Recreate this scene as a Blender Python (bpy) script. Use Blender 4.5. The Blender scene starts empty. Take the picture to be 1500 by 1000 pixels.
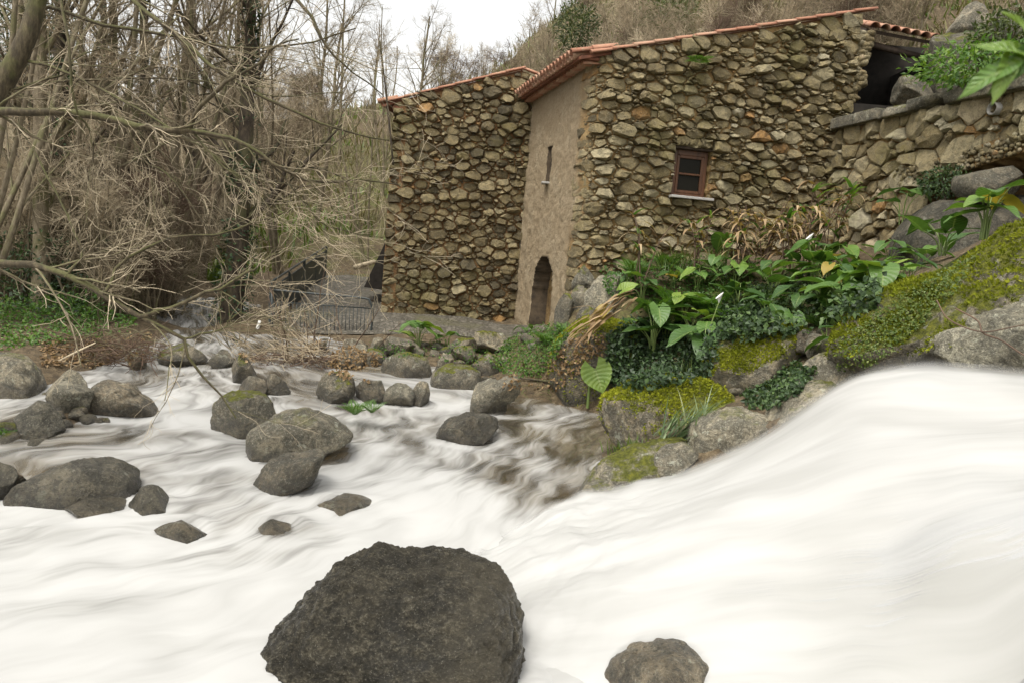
import bpy, bmesh, math, random
import numpy as np
from mathutils import Vector, Matrix

scene = bpy.context.scene
COL = scene.collection
rng = np.random.default_rng(11)
R = math.radians

# ---------------------------------------------------------------- camera
F = 1150.0                      # focal length in photo pixels (photo is 1500 x 1000)
PITCH, ROLL = R(5.96), R(4.7)
CAM = np.array([0.0, 0.0, 1.46])
fwd = np.array([0, math.cos(PITCH), -math.sin(PITCH)])
up0 = np.array([0, math.sin(PITCH), math.cos(PITCH)])
rt0 = np.array([1.0, 0, 0])
UPV = up0 * math.cos(ROLL) - rt0 * math.sin(ROLL)
RTV = rt0 * math.cos(ROLL) + up0 * math.sin(ROLL)
cam = bpy.data.cameras.new('camera')
cam.sensor_width = 36.0
cam.lens = F / 1500 * 36.0
cam.clip_end = 2000
cam.dof.use_dof = True
cam.dof.focus_distance = 9.0
cam.dof.aperture_fstop = 5.6
cam_o = bpy.data.objects.new('camera', cam)
COL.objects.link(cam_o)
m = Matrix((RTV.tolist(), UPV.tolist(), (-fwd).tolist())).transposed().to_4x4()
m.translation = Vector(CAM.tolist())
cam_o.matrix_world = m
scene.camera = cam_o

# ---------------------------------------------------------------- sky, sun, exposure
SUN_EL, SUN_AZ = R(63), R(215)        # azimuth: direction the light comes from, clockwise from +Y
world = bpy.data.worlds.new('World')
scene.world = world
world.use_nodes = True
wn = world.node_tree.nodes
wl = world.node_tree.links
wn.clear()
sky = wn.new('ShaderNodeTexSky')
sky.sky_type = 'NISHITA'
sky.sun_disc = False
sky.sun_elevation = SUN_EL
sky.sun_rotation = SUN_AZ
sky.air_density = 1.0
sky.dust_density = 4.0
sky.ozone_density = 1.0
hsv = wn.new('ShaderNodeHueSaturation')
hsv.inputs['Saturation'].default_value = 0.16      # a high even cloud deck
tint = wn.new('ShaderNodeMix'); tint.data_type = 'RGBA'; tint.blend_type = 'MULTIPLY'
tint.inputs[0].default_value = 1.0
tint.inputs[7].default_value = (1.0, 0.975, 0.92, 1)
bg = wn.new('ShaderNodeBackground')
bg.inputs['Strength'].default_value = 0.15
wo = wn.new('ShaderNodeOutputWorld')
wl.new(sky.outputs[0], hsv.inputs['Color'])
wl.new(hsv.outputs[0], tint.inputs[6])
wl.new(tint.outputs[2], bg.inputs['Color'])
wl.new(bg.outputs[0], wo.inputs['Surface'])
sun = bpy.data.lights.new('sun', 'SUN')
sun.energy = 0.75
sun.angle = R(16)
sun.color = (1.0, 0.96, 0.88)
sun_o = bpy.data.objects.new('sun', sun)
COL.objects.link(sun_o)
sd = Vector((math.sin(SUN_AZ) * math.cos(SUN_EL), math.cos(SUN_AZ) * math.cos(SUN_EL), math.sin(SUN_EL)))
sun_o.rotation_euler = sd.to_track_quat('Z', 'Y').to_euler()
sun_o.location = (0, 0, 40)
vs = scene.view_settings
vs.view_transform = 'Standard'
vs.look = 'None'
vs.exposure = 1.10
vs.gamma = 1.0
vs.use_curve_mapping = False
scene.render.engine = 'CYCLES'
cy = scene.cycles
cy.use_denoising = True
cy.max_bounces = 6
cy.diffuse_bounces = 3
cy.glossy_bounces = 2
cy.transmission_bounces = 3
cy.transparent_max_bounces = 10
cy.caustics_reflective = False
cy.caustics_refractive = False
cy.sample_clamp_indirect = 6

# ---------------------------------------------------------------- pixel helpers
def ray(px, py):
    px = np.asarray(px, float); py = np.asarray(py, float)
    return fwd + RTV * ((px - 750) / F)[..., None] - UPV * ((py - 500) / F)[..., None]

def at(px, py, Y):
    d = ray(px, py)
    t = np.asarray(Y, float) / d[..., 1]
    return CAM + d * t[..., None]

def hit_plane(px, py, p0, n):
    d = ray(px, py)
    t = ((np.asarray(p0) - CAM) @ n) / (d @ n)
    return CAM + d * t

# ---------------------------------------------------------------- noise (numpy perlin)
_perm = np.random.default_rng(3).permutation(256)
_perm = np.concatenate([_perm, _perm, _perm])
_g = np.random.default_rng(4).normal(size=(256, 3))
_g /= np.linalg.norm(_g, axis=1)[:, None]

def perlin(p):
    p = np.asarray(p, float)
    i = np.floor(p).astype(int); f = p - i
    i &= 255
    u = f * f * f * (f * (f * 6 - 15) + 10)
    def g(a, b, c):
        h = _perm[_perm[_perm[(i[..., 0] + a) & 255] + ((i[..., 1] + b) & 255)] + ((i[..., 2] + c) & 255)]
        return (_g[h] * (f - np.array([a, b, c]))).sum(-1)
    x0 = g(0,0,0) * (1 - u[..., 0]) + g(1,0,0) * u[..., 0]
    x1 = g(0,1,0) * (1 - u[..., 0]) + g(1,1,0) * u[..., 0]
    x2 = g(0,0,1) * (1 - u[..., 0]) + g(1,0,1) * u[..., 0]
    x3 = g(0,1,1) * (1 - u[..., 0]) + g(1,1,1) * u[..., 0]
    y0 = x0 * (1 - u[..., 1]) + x1 * u[..., 1]
    y1 = x2 * (1 - u[..., 1]) + x3 * u[..., 1]
    return (y0 * (1 - u[..., 2]) + y1 * u[..., 2]) * 1.5

def fbm(p, octs=4, lac=2.0, gain=0.5):
    p = np.asarray(p, float); a = 1.0; s = 0.0
    for o in range(octs):
        s = s + a * perlin(p + o * 17.3)
        p = p * lac; a *= gain
    return s

def xyz(x, y, z=0.0):
    x, y = np.broadcast_arrays(np.asarray(x, float), np.asarray(y, float))
    return np.stack([x, y, np.broadcast_to(np.asarray(z, float), x.shape)], -1)

def sstep(a, b, x):
    t = np.clip((np.asarray(x, float) - a) / (b - a), 0, 1)
    return t * t * (3 - 2 * t)

class TPS:
    def __init__(s, P, V, lam=1e-3):
        P = np.asarray(P, float); V = np.asarray(V, float)
        n = len(P)
        d = np.linalg.norm(P[:, None] - P[None], axis=-1)
        K = s.k(d) + lam * np.eye(n)
        A = np.zeros((n + 3, n + 3))
        A[:n, :n] = K; A[:n, n] = 1; A[:n, n + 1:] = P
        A[n:, :n] = A[:n, n:].T
        b = np.zeros((n + 3,) + V.shape[1:]); b[:n] = V
        s.w = np.linalg.solve(A, b); s.P = P; s.n = n
    @staticmethod
    def k(d):
        return np.where(d > 1e-9, d * d * np.log(np.maximum(d, 1e-9)), 0)
    def __call__(s, Q):
        Q = np.asarray(Q, float); sh = Q.shape[:-1]
        Q = Q.reshape(-1, 2); out = []
        for i in range(0, len(Q), 40000):
            q = Q[i:i + 40000]
            d = np.linalg.norm(q[:, None] - s.P[None], axis=-1)
            out.append(s.k(d) @ s.w[:s.n] + s.w[s.n] + q @ s.w[s.n + 1:])
        r = np.concatenate(out)
        return r.reshape(sh + r.shape[1:])

# ---------------------------------------------------------------- object helpers
def mesh(name, V, Fc, mat=None, smooth=True, attrs=None, uv=None, mats=None, midx=None):
    me = bpy.data.meshes.new(name)
    V = np.asarray(V, float)
    if isinstance(Fc, np.ndarray):
        n, k = Fc.shape
        me.vertices.add(len(V)); me.vertices.foreach_set('co', V.ravel())
        me.loops.add(n * k); me.loops.foreach_set('vertex_index', Fc.ravel().astype(np.int32))
        me.polygons.add(n)
        me.polygons.foreach_set('loop_start', np.arange(0, n * k, k, dtype=np.int32))
        me.update(calc_edges=True)
    else:
        me.from_pydata(V.tolist(), [], Fc)
        me.update()
    me.polygons.foreach_set('use_smooth', np.full(len(me.polygons), smooth))
    for k, a in (attrs or {}).items():
        t = me.attributes.new(k, 'FLOAT', 'POINT')
        t.data.foreach_set('value', np.asarray(a, np.float32).ravel())
    if uv is not None:
        l = me.uv_layers.new(name='UVMap')
        vi = np.zeros(len(me.loops), np.int32); me.loops.foreach_get('vertex_index', vi)
        l.data.foreach_set('uv', np.asarray(uv, np.float32)[vi].ravel())
    for mm in (mats or ([mat] if mat else [])):
        me.materials.append(mm)
    if midx is not None:
        me.polygons.foreach_set('material_index', np.asarray(midx, np.int32))
    me.validate(verbose=False)
    return me

def obj(name, me, parent=None, loc=None, label=None, cat=None, group=None, kind=None):
    o = bpy.data.objects.new(name, me)
    COL.objects.link(o)
    if loc is not None: o.location = [float(c) for c in loc]
    if parent is not None: o.parent = parent
    if label: o['label'] = label
    if cat: o['category'] = cat
    if group: o['group'] = group
    if kind: o['kind'] = kind
    return o

def thing(name, loc, label, cat, group=None):
    return obj(name, None, None, loc, label, cat, group)

def children_of(o):
    return [c for c in bpy.data.objects if c.parent == o]

def copy_tree(o, kids, loc, rotz=0.0, sc=1.0, **props):
    c = o.copy(); COL.objects.link(c)
    c.location = [float(v) for v in loc]; c.rotation_euler = (0, 0, rotz)
    c.scale = (sc, sc, sc) if np.isscalar(sc) else sc
    for k, v in props.items(): c[k] = v
    for ch, gk in kids:
        d = ch.copy(); COL.objects.link(d); d.parent = c
        for g in gk:
            e = g.copy(); COL.objects.link(e); e.parent = d
    return c

class MB:
    """collects pieces of one mesh"""
    def __init__(s): s.V = []; s.F = []; s.n = 0; s.T = []
    def add(s, V, Fc, tone=0.5):
        V = np.asarray(V, float)
        s.V.append(V); s.F += [tuple(int(i) + s.n for i in f) for f in Fc]
        s.T.append(np.full(len(V), tone) if np.isscalar(tone) else np.asarray(tone, float))
        s.n += len(V)
    def box(s, c, size, rot=None, tone=0.5, bev=0.0):
        c = np.asarray(c, float); h = np.asarray(size, float) / 2
        b = min(bev, *(h * 0.45))
        V = []; 
        if b <= 0:
            V = [(x, y, z) for x in (-1, 1) for y in (-1, 1) for z in (-1, 1)]
            V = np.array(V) * h
            Fc = [(0,1,3,2), (4,6,7,5), (0,4,5,1), (2,3,7,6), (0,2,6,4), (1,5,7,3)]
        else:
            bm = bmesh.new()
            bmesh.ops.create_cube(bm, size=2)
            for v in bm.verts: v.co = Vector((v.co.x * h[0], v.co.y * h[1], v.co.z * h[2]))
            bmesh.ops.bevel(bm, geom=bm.edges[:], offset=b, segments=1, affect='EDGES', profile=0.5)
            bm.verts.index_update()
            V = np.array([v.co[:] for v in bm.verts]); Fc = [[v.index for v in f.verts] for f in bm.faces]
            bm.free()
        if rot is not None: V = V @ np.asarray(rot, float).T
        s.add(V + c, Fc, tone)
    def tube(s, path, rad, sides=6, cap=True, tone=0.5):
        path = np.asarray(path, float); n = len(path)
        rad = np.full(n, rad) if np.isscalar(rad) else np.asarray(rad, float)
        V, Q = tube_batch(path[None], rad[None], sides)
        Fc = [tuple(q) for q in Q]
        if cap:
            Fc.append(tuple(range(sides))[::-1]); Fc.append(tuple((n - 1) * sides + i for i in range(sides)))
        s.add(V, Fc, tone)
    def build(s, name, mat, parent=None, loc=None, smooth=True, **kw):
        V = np.concatenate(s.V)
        if loc is not None: V = V - np.asarray(loc, float)
        return obj(name, mesh(name, V, s.F, mat, smooth, {'tone': np.concatenate(s.T)}), parent, loc, **kw)

def tube_batch(P, Rr, sides=3):
    """P (N,K,3), Rr (N,K) -> verts, quads"""
    N, K, _ = P.shape
    T = np.gradient(P, axis=1)
    T /= np.linalg.norm(T, axis=-1, keepdims=True) + 1e-9
    m = np.abs(T[:, :1].mean(1, keepdims=True)[..., 2:3]) > 0.8
    ref = np.where(m, np.array([1.0, 0, 0]), np.array([0, 0, 1.0]))
    a = np.cross(T, np.broadcast_to(ref, T.shape)); a /= np.linalg.norm(a, axis=-1, keepdims=True) + 1e-9
    b = np.cross(T, a)
    ang = np.arange(sides) * 2 * math.pi / sides
    V = P[:, :, None] + Rr[:, :, None, None] * (a[:, :, None] * np.cos(ang)[:, None] + b[:, :, None] * np.sin(ang)[:, None])
    base = (np.arange(N) * K * sides)[:, None, None] + (np.arange(K - 1) * sides)[None, :, None]
    j = np.arange(sides)[None, None]; j2 = (j + 1) % sides
    Q = np.stack([base + j, base + j2, base + sides + j2, base + sides + j], -1)
    return V.reshape(-1, 3), Q.reshape(-1, 4)

def resample(P, K):
    P = np.asarray(P, float)
    # Catmull-Rom through the points, evaluated at K even parameters
    n = len(P)
    E = np.concatenate([[2 * P[0] - P[1]], P, [2 * P[-1] - P[-2]]])
    t = np.linspace(0, n - 1 - 1e-6, K); i = t.astype(int); f = (t - i)[:, None]
    p0, p1, p2, p3 = E[i], E[i + 1], E[i + 2], E[i + 3]
    return 0.5 * (2 * p1 + (p2 - p0) * f + (2 * p0 - 5 * p1 + 4 * p2 - p3) * f * f + (3 * p1 - p0 - 3 * p2 + p3) * f ** 3)

# ---------------------------------------------------------------- materials
class NT:
    def __init__(s, name):
        s.m = bpy.data.materials.new(name); s.m.use_nodes = True
        s.t = s.m.node_tree; s.n = s.t.nodes; s.l = s.t.links; s.n.clear()
        s.out = s.n.new('ShaderNodeOutputMaterial')
    def put(s, sock, v):
        if hasattr(v, 'is_output'): s.l.new(v, sock)
        elif v is not None:
            try: sock.default_value = v
            except Exception: sock.default_value = tuple(v) + (1.0,)
    def node(s, t, **ins):
        n = s.n.new(t)
        for k, v in ins.items(): s.put(n.inputs[k.replace('_', ' ')], v)
        return n
    def pos(s): return s.node('ShaderNodeNewGeometry').outputs['Position']
    def obc(s): return s.node('ShaderNodeTexCoord').outputs['Object']
    def uv(s): return s.node('ShaderNodeTexCoord').outputs['UV']
    def nrm(s): return s.sep(s.node('ShaderNodeNewGeometry').outputs['Normal'])
    def rnd(s): return s.node('ShaderNodeObjectInfo').outputs['Random']
    def sep(s, v): return s.node('ShaderNodeSeparateXYZ', Vector=v).outputs
    def comb(s, x, y, z=0.0): return s.node('ShaderNodeCombineXYZ', X=x, Y=y, Z=z).outputs[0]
    def attr(s, name, typ='GEOMETRY'):
        n = s.n.new('ShaderNodeAttribute'); n.attribute_name = name; n.attribute_type = typ
        return n.outputs['Fac']
    def mapv(s, v, scale=(1, 1, 1), rot=(0, 0, 0)):
        return s.node('ShaderNodeMapping', Vector=v, Scale=scale, Rotation=rot).outputs[0]
    def noise(s, v, scale=5, detail=4, rough=0.55, dist=0.0):
        return s.node('ShaderNodeTexNoise', Vector=v, Scale=scale, Detail=detail, Roughness=rough, Distortion=dist).outputs[0]
    def voro(s, v, scale=5, feature='F1', rand=1.0, out=0):
        n = s.n.new('ShaderNodeTexVoronoi'); n.feature = feature
        s.put(n.inputs['Vector'], v); s.put(n.inputs['Scale'], scale); s.put(n.inputs['Randomness'], rand)
        return n.outputs[out]
    def math(s, op, a, b=0.0, c=None, clamp=False):
        n = s.n.new('ShaderNodeMath'); n.operation = op; n.use_clamp = clamp
        s.put(n.inputs[0], a); s.put(n.inputs[1], b)
        if c is not None: s.put(n.inputs[2], c)
        return n.outputs[0]
    def rng(s, v, a, b, c=0.0, d=1.0, smooth=True):
        n = s.n.new('ShaderNodeMapRange'); n.interpolation_type = 'SMOOTHSTEP' if smooth else 'LINEAR'
        for k, x in zip(('Value', 'From Min', 'From Max', 'To Min', 'To Max'), (v, a, b, c, d)): s.put(n.inputs[k], x)
        return n.outputs[0]
    def ramp(s, fac, stops):
        n = s.n.new('ShaderNodeValToRGB'); s.put(n.inputs[0], fac)
        e = n.color_ramp.elements
        while len(e) < len(stops): e.new(0.5)
        for el, (p, c) in zip(e, stops): el.position = p; el.color = tuple(c) + (1.0,)
        return n.outputs[0]
    def mix(s, fac, a, b, blend='MIX'):
        n = s.n.new('ShaderNodeMix'); n.data_type = 'RGBA'; n.blend_type = blend
        s.put(n.inputs[0], fac); s.put(n.inputs[6], a); s.put(n.inputs[7], b)
        return n.outputs[2]
    def bump(s, h, strength=0.5, dist=0.02, normal=None):
        n = s.node('ShaderNodeBump', Height=h, Strength=strength, Distance=dist)
        if normal is not None: s.l.new(normal, n.inputs['Normal'])
        return n.outputs[0]
    def pbsdf(s, **k):
        n = s.n.new('ShaderNodeBsdfPrincipled')
        for a, v in k.items(): s.put(n.inputs[a.replace('_', ' ')], v)
        return n.outputs[0]
    def mixs(s, fac, a, b):
        n = s.n.new('ShaderNodeMixShader'); s.put(n.inputs[0], fac); s.l.new(a, n.inputs[1]); s.l.new(b, n.inputs[2])
        return n.outputs[0]
    def done(s, sh):
        s.l.new(sh, s.out.inputs['Surface']); return s.m

def mat_granite(name, grass=False):
    t = NT(name); p = t.pos()
    tone = t.attr('tone', 'OBJECT'); warm = t.attr('warm', 'OBJECT'); moss = t.attr('moss', 'OBJECT'); wet = t.attr('wet', 'OBJECT')
    n1 = t.noise(p, 2.2, 5, .6); n2 = t.noise(p, 14, 5, .65); n3 = t.noise(p, 90, 3, .7)
    c = t.mix(warm, t.ramp(n1, [(.3, (.125, .118, .085)), (.55, (.225, .21, .155)), (.75, (.32, .30, .235))]),
              t.ramp(n1, [(.3, (.13, .10, .065)), (.55, (.25, .20, .13)), (.75, (.35, .29, .20))]))
    nm = t.noise(p, 5.5, 6, .7, .6)
    c = t.mix(t.rng(nm, .40, .62, .8, 0), c, (.055, .052, .04))
    c = t.mix(t.rng(n2, .46, .66, 0, .7), c, (.08, .078, .06))
    n4 = t.noise(p, 34, 5, .75)
    c = t.mix(t.rng(n4, .54, .66, 0, .6), c, (.36, .335, .26))
    c = t.mix(t.rng(n4, .47, .36, 0, .75), c, (.045, .042, .03))
    c = t.mix(t.rng(n3, .55, .72, 0, .5), c, (.42, .40, .33))
    c = t.mix(t.rng(n3, .46, .3, 0, .5), c, (.05, .05, .043))
    li = t.noise(p, 6.5, 4, .7)
    c = t.mix(t.rng(li, .6, .68, 0, .5), c, (.40, .41, .33))        # lichen
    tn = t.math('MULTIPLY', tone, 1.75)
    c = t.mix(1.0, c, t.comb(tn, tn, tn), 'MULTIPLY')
    # thin moss / algae film that likes upward faces
    nz = t.nrm()[2]
    mm = t.math('ADD', t.math('MULTIPLY', nz, .55), t.math('MULTIPLY', t.noise(p, 3.6, 6, .68), 1.25))
    mm = t.math('ADD', mm, t.math('MULTIPLY', moss, 1.0))
    mk = t.math('MULTIPLY', t.rng(mm, 1.16, 1.40), t.rng(moss, 0.0, 0.12))
    mc = t.ramp(t.noise(p, 22, 5, .7), [(.28, (.055, .060, .006)), (.5, (.17, .185, .012)), (.72, (.34, .335, .03))])
    c = t.mix(mk, c, mc)
    ps = t.sep(p)
    over = t.math('SUBTRACT', t.math('SUBTRACT', ps[2], -1.04), t.math('MULTIPLY', t.math('SUBTRACT', ps[1], 4.5), .065))   # height above the brook
    band = t.rng(t.math('ADD', over, t.math('MULTIPLY', t.math('SUBTRACT', t.noise(p, 4.5, 3), .5), .22)), .05, .20, 1.0, 0.0)
    wv = t.math('MAXIMUM', t.math('MULTIPLY', band, .8), t.math('MULTIPLY', wet, t.rng(t.noise(p, 2.6, 5, .65), .36, .60, .2, 1.0)))
    c = t.mix(t.math('MULTIPLY', wv, t.math('SUBTRACT', 1.0, t.math('MULTIPLY', mk, .7))), c, t.mix(1.0, c, (.30, .28, .235), 'MULTIPLY'))
    rough = t.math('SUBTRACT', .92, t.math('MULTIPLY', wv, t.rng(n2, .3, .7, .55, .8)))
    h = t.math('ADD', t.math('ADD', t.math('MULTIPLY', n2, .7), t.math('MULTIPLY', nm, 1.2)), t.math('ADD', t.math('MULTIPLY', n3, .35), t.math('MULTIPLY', n4, .7)))
    h = t.math('ADD', h, t.math('MULTIPLY', mk, t.math('MULTIPLY', t.noise(p, 60, 4, .8), 1.6)))
    nb = t.bump(h, 1.0, .06)
    return t.done(t.pbsdf(Base_Color=c, Roughness=rough, Normal=nb, Coat_Weight=t.math('MULTIPLY', wv, .5), Coat_Roughness=.12, Coat_Normal=nb))

def mat_ground():
    t = NT('soil'); p = t.pos()
    g = t.attr('green')
    n1 = t.noise(p, .9, 5, .6); n2 = t.noise(p, 9, 5, .7); n3 = t.noise(p, 45, 3, .7)
    c = t.ramp(n2, [(.3, (.035, .026, .015)), (.5, (.095, .068, .036)), (.7, (.19, .145, .085))])
    c = t.mix(t.rng(n3, .5, .7, 0, .6), c, (.22, .16, .095))
    gc = t.ramp(n2, [(.3, (.03, .045, .008)), (.52, (.085, .11, .015)), (.75, (.17, .19, .035))])
    k = t.rng(t.math('ADD', t.math('MULTIPLY', n1, .8), t.math('ADD', g, t.math('MULTIPLY', n2, .5))), .95, 1.35)
    c = t.mix(k, c, gc)
    bed = t.attr('bed')
    bc = t.ramp(t.voro(t.mix(.12, p, t.node('ShaderNodeTexNoise', Vector=p, Scale=3.0).outputs[1]), 5.5), [(.0, (.19, .14, .075)), (.35, (.13, .10, .055)), (.8, (.03, .025, .014))])
    c = t.mix(bed, c, bc)
    return t.done(t.pbsdf(Base_Color=c, Roughness=.95, Normal=t.bump(t.math('ADD', n2, t.math('MULTIPLY', n3, .5)), .9, .06)))

def mat_cobble():
    t = NT('cobble_paving'); p = t.pos()
    v = t.voro(p, 11, 'DISTANCE_TO_EDGE'); cc = t.voro(p, 11, 'F1', out=1)
    c = t.ramp(t.sep(cc)[0], [(0, (.07, .062, .048)), (.5, (.12, .108, .085)), (1, (.2, .18, .145))])
    c = t.mix(t.rng(v, .0, .12, 1, 0), c, (.075, .065, .045))
    n = t.noise(p, .8, 4); c = t.mix(t.rng(n, .5, .7, 0, .6), c, (.11, .105, .045))
    return t.done(t.pbsdf(Base_Color=c, Roughness=.75, Normal=t.bump(t.rng(v, 0, .2), .8, .03)))

def mat_stone():
    t = NT('wall_stone'); p = t.pos(); a = t.attr('tone')
    n1 = t.noise(p, 9, 5, .65); n2 = t.noise(p, 55, 4, .7); big = t.noise(p, .75, 3, .6)
    c = t.ramp(a, [(.0, (.085, .064, .032)), (.25, (.21, .158, .072)), (.5, (.31, .245, .125)), (.75, (.41, .345, .205)), (.93, (.55, .49, .345)), (1, (.38, .21, .07))])
    c = t.mix(t.rng(n1, .36, .64, .55, 0), c, (.05, .045, .026))
    c = t.mix(t.rng(n2, .52, .72, 0, .55), c, (.43, .40, .31))
    c = t.mix(t.rng(n2, .47, .32, 0, .6), c, (.045, .042, .028))
    c = t.mix(t.rng(t.math('ADD', big, t.math('MULTIPLY', n1, .5)), .72, 1.0, 0, .55), c, (.115, .105, .028))   # greenish algae
    return t.done(t.pbsdf(Base_Color=c, Roughness=.92, Normal=t.bump(t.math('ADD', n1, t.math('MULTIPLY', n2, .6)), 1.0, .05)))

def mat_mortar(name, warm):
    t = NT(name); p = t.pos(); pl = t.attr('plaster')
    n1 = t.noise(p, 5, 5, .65); n2 = t.noise(p, 38, 5, .75); big = t.noise(p, .7, 3, .6)
    if warm: c = t.ramp(n1, [(.3, (.12, .062, .026)), (.5, (.26, .14, .056)), (.72, (.37, .225, .10))])
    else: c = t.ramp(n1, [(.3, (.15, .09, .034)), (.5, (.31, .195, .075)), (.72, (.46, .315, .135))])
    c = t.mix(t.rng(t.math('ADD', big, t.math('MULTIPLY', n1, .6)), .82, 1.1, 0, .65), c, (.10, .088, .024))
    c = t.mix(t.rng(n2, .5, .7, 0, .4), c, (.38, .31, .2))
    c = t.mix(t.rng(n2, .48, .32, 0, .5), c, (.06, .045, .024))
    pv = t.mapv(p, (1, 1, .7))
    pn = t.noise(pv, 26, 6, .8)
    pc = t.ramp(pn, [(.3, (.17, .13, .08)), (.5, (.45, .36, .235)), (.72, (.60, .50, .36))])
    pc = t.mix(t.rng(t.noise(p, 2.2, 5, .7), .42, .7, .55, 0), pc, (.34, .25, .145))
    c = t.mix(pl, c, pc)
    return t.done(t.pbsdf(Base_Color=c, Roughness=.95, Normal=t.bump(t.math('ADD', t.math('ADD', n1, n2), t.math('MULTIPLY', pn, pl)), 1.0, .05)))

def mat_simple(name, col, rough=.7, var=.35, scale=12, metallic=0.0, bump=.3, aniso=(1, 1, 1), col2=None, spec=.5):
    t = NT(name); p = t.mapv(t.obc(), aniso)
    n = t.noise(p, scale, 5, .65)
    lo = tuple(c * (1 - var) for c in col); hi = col2 or tuple(min(1, c * (1 + var)) for c in col)
    c = t.ramp(n, [(.3, lo), (.5, col), (.72, hi)])
    tone = t.attr('tone')
    return t.done(t.pbsdf(Base_Color=c, Roughness=rough, Metallic=metallic, Specular_IOR_Level=spec, Normal=t.bump(n, bump, .01)))

def mat_tile():
    t = NT('clay_tile'); p = t.pos()
    r = t.rnd(); n = t.noise(p, 8, 5, .7); n2 = t.noise(p, 60, 3, .7)
    c = t.ramp(t.math('ADD', t.math('MULTIPLY', r, .5), t.math('MULTIPLY', n, .5)), [(.2, (.26, .11, .065)), (.5, (.38, .19, .12)), (.8, (.46, .29, .20))])
    c = t.mix(t.rng(n, .5, .7, 0, .6), c, (.26, .21, .13))
    c = t.mix(t.rng(n2, .6, .75, 0, .5), c, (.10, .075, .05))
    return t.done(t.pbsdf(Base_Color=c, Roughness=.85, Normal=t.bump(n2, .4, .01)))

def mat_leaf(name, stops, rough=.45, trans=.35, veins=False, spec=.5):
    t = NT(name); p = t.obc(); a = t.attr('tone'); r = t.rnd()
    k = t.math('FRACT', t.math('ADD', t.math('MULTIPLY', r, .35), t.math('ADD', t.math('MULTIPLY', a, .75), t.math('MULTIPLY', t.noise(t.pos(), 7, 3), .25))))
    k = t.math('MULTIPLY', t.math('ADD', t.math('MULTIPLY', r, .3), t.math('ADD', t.math('MULTIPLY', a, .6), t.math('MULTIPLY', t.noise(t.pos(), 7, 3), .3))), .9)
    c = t.ramp(k, stops)
    nb = None
    if veins:
        u = t.sep(t.uv())
        w = t.math('SINE', t.math('ADD', t.math('MULTIPLY', u[1], 46), t.math('MULTIPLY', t.math('ABSOLUTE', u[0]), -30)))
        nb = t.bump(w, .35, .006)
        c = t.mix(t.rng(t.math('ABSOLUTE', u[0]), .0, .05, .5, 0), c, (.30, .36, .13))
    b = t.pbsdf(Base_Color=c, Roughness=rough, Specular_IOR_Level=spec, Normal=nb)
    tr = t.node('ShaderNodeBsdfTranslucent', Color=t.mix(1.0, c, (1.3, 1.35, .6), 'MULTIPLY')).outputs[0]
    return t.done(t.mixs(trans, b, tr))

def mat_bark(name, dark, mid, light, moss=.3):
    t = NT(name); p = t.pos(); pm = t.mapv(p, (1, 1, .35))
    n = t.noise(pm, 22, 5, .7); big = t.noise(p, 2.3, 4, .6)
    c = t.ramp(n, [(.28, dark), (.5, mid), (.74, light)])
    c = t.mix(t.math('MULTIPLY', t.rng(t.math('ADD', big, t.math('MULTIPLY', t.nrm()[2], .18)), .48, .66), moss), c, (.085, .095, .02))
    return t.done(t.pbsdf(Base_Color=c, Roughness=.9, Normal=t.bump(n, .8, .02)))

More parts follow.
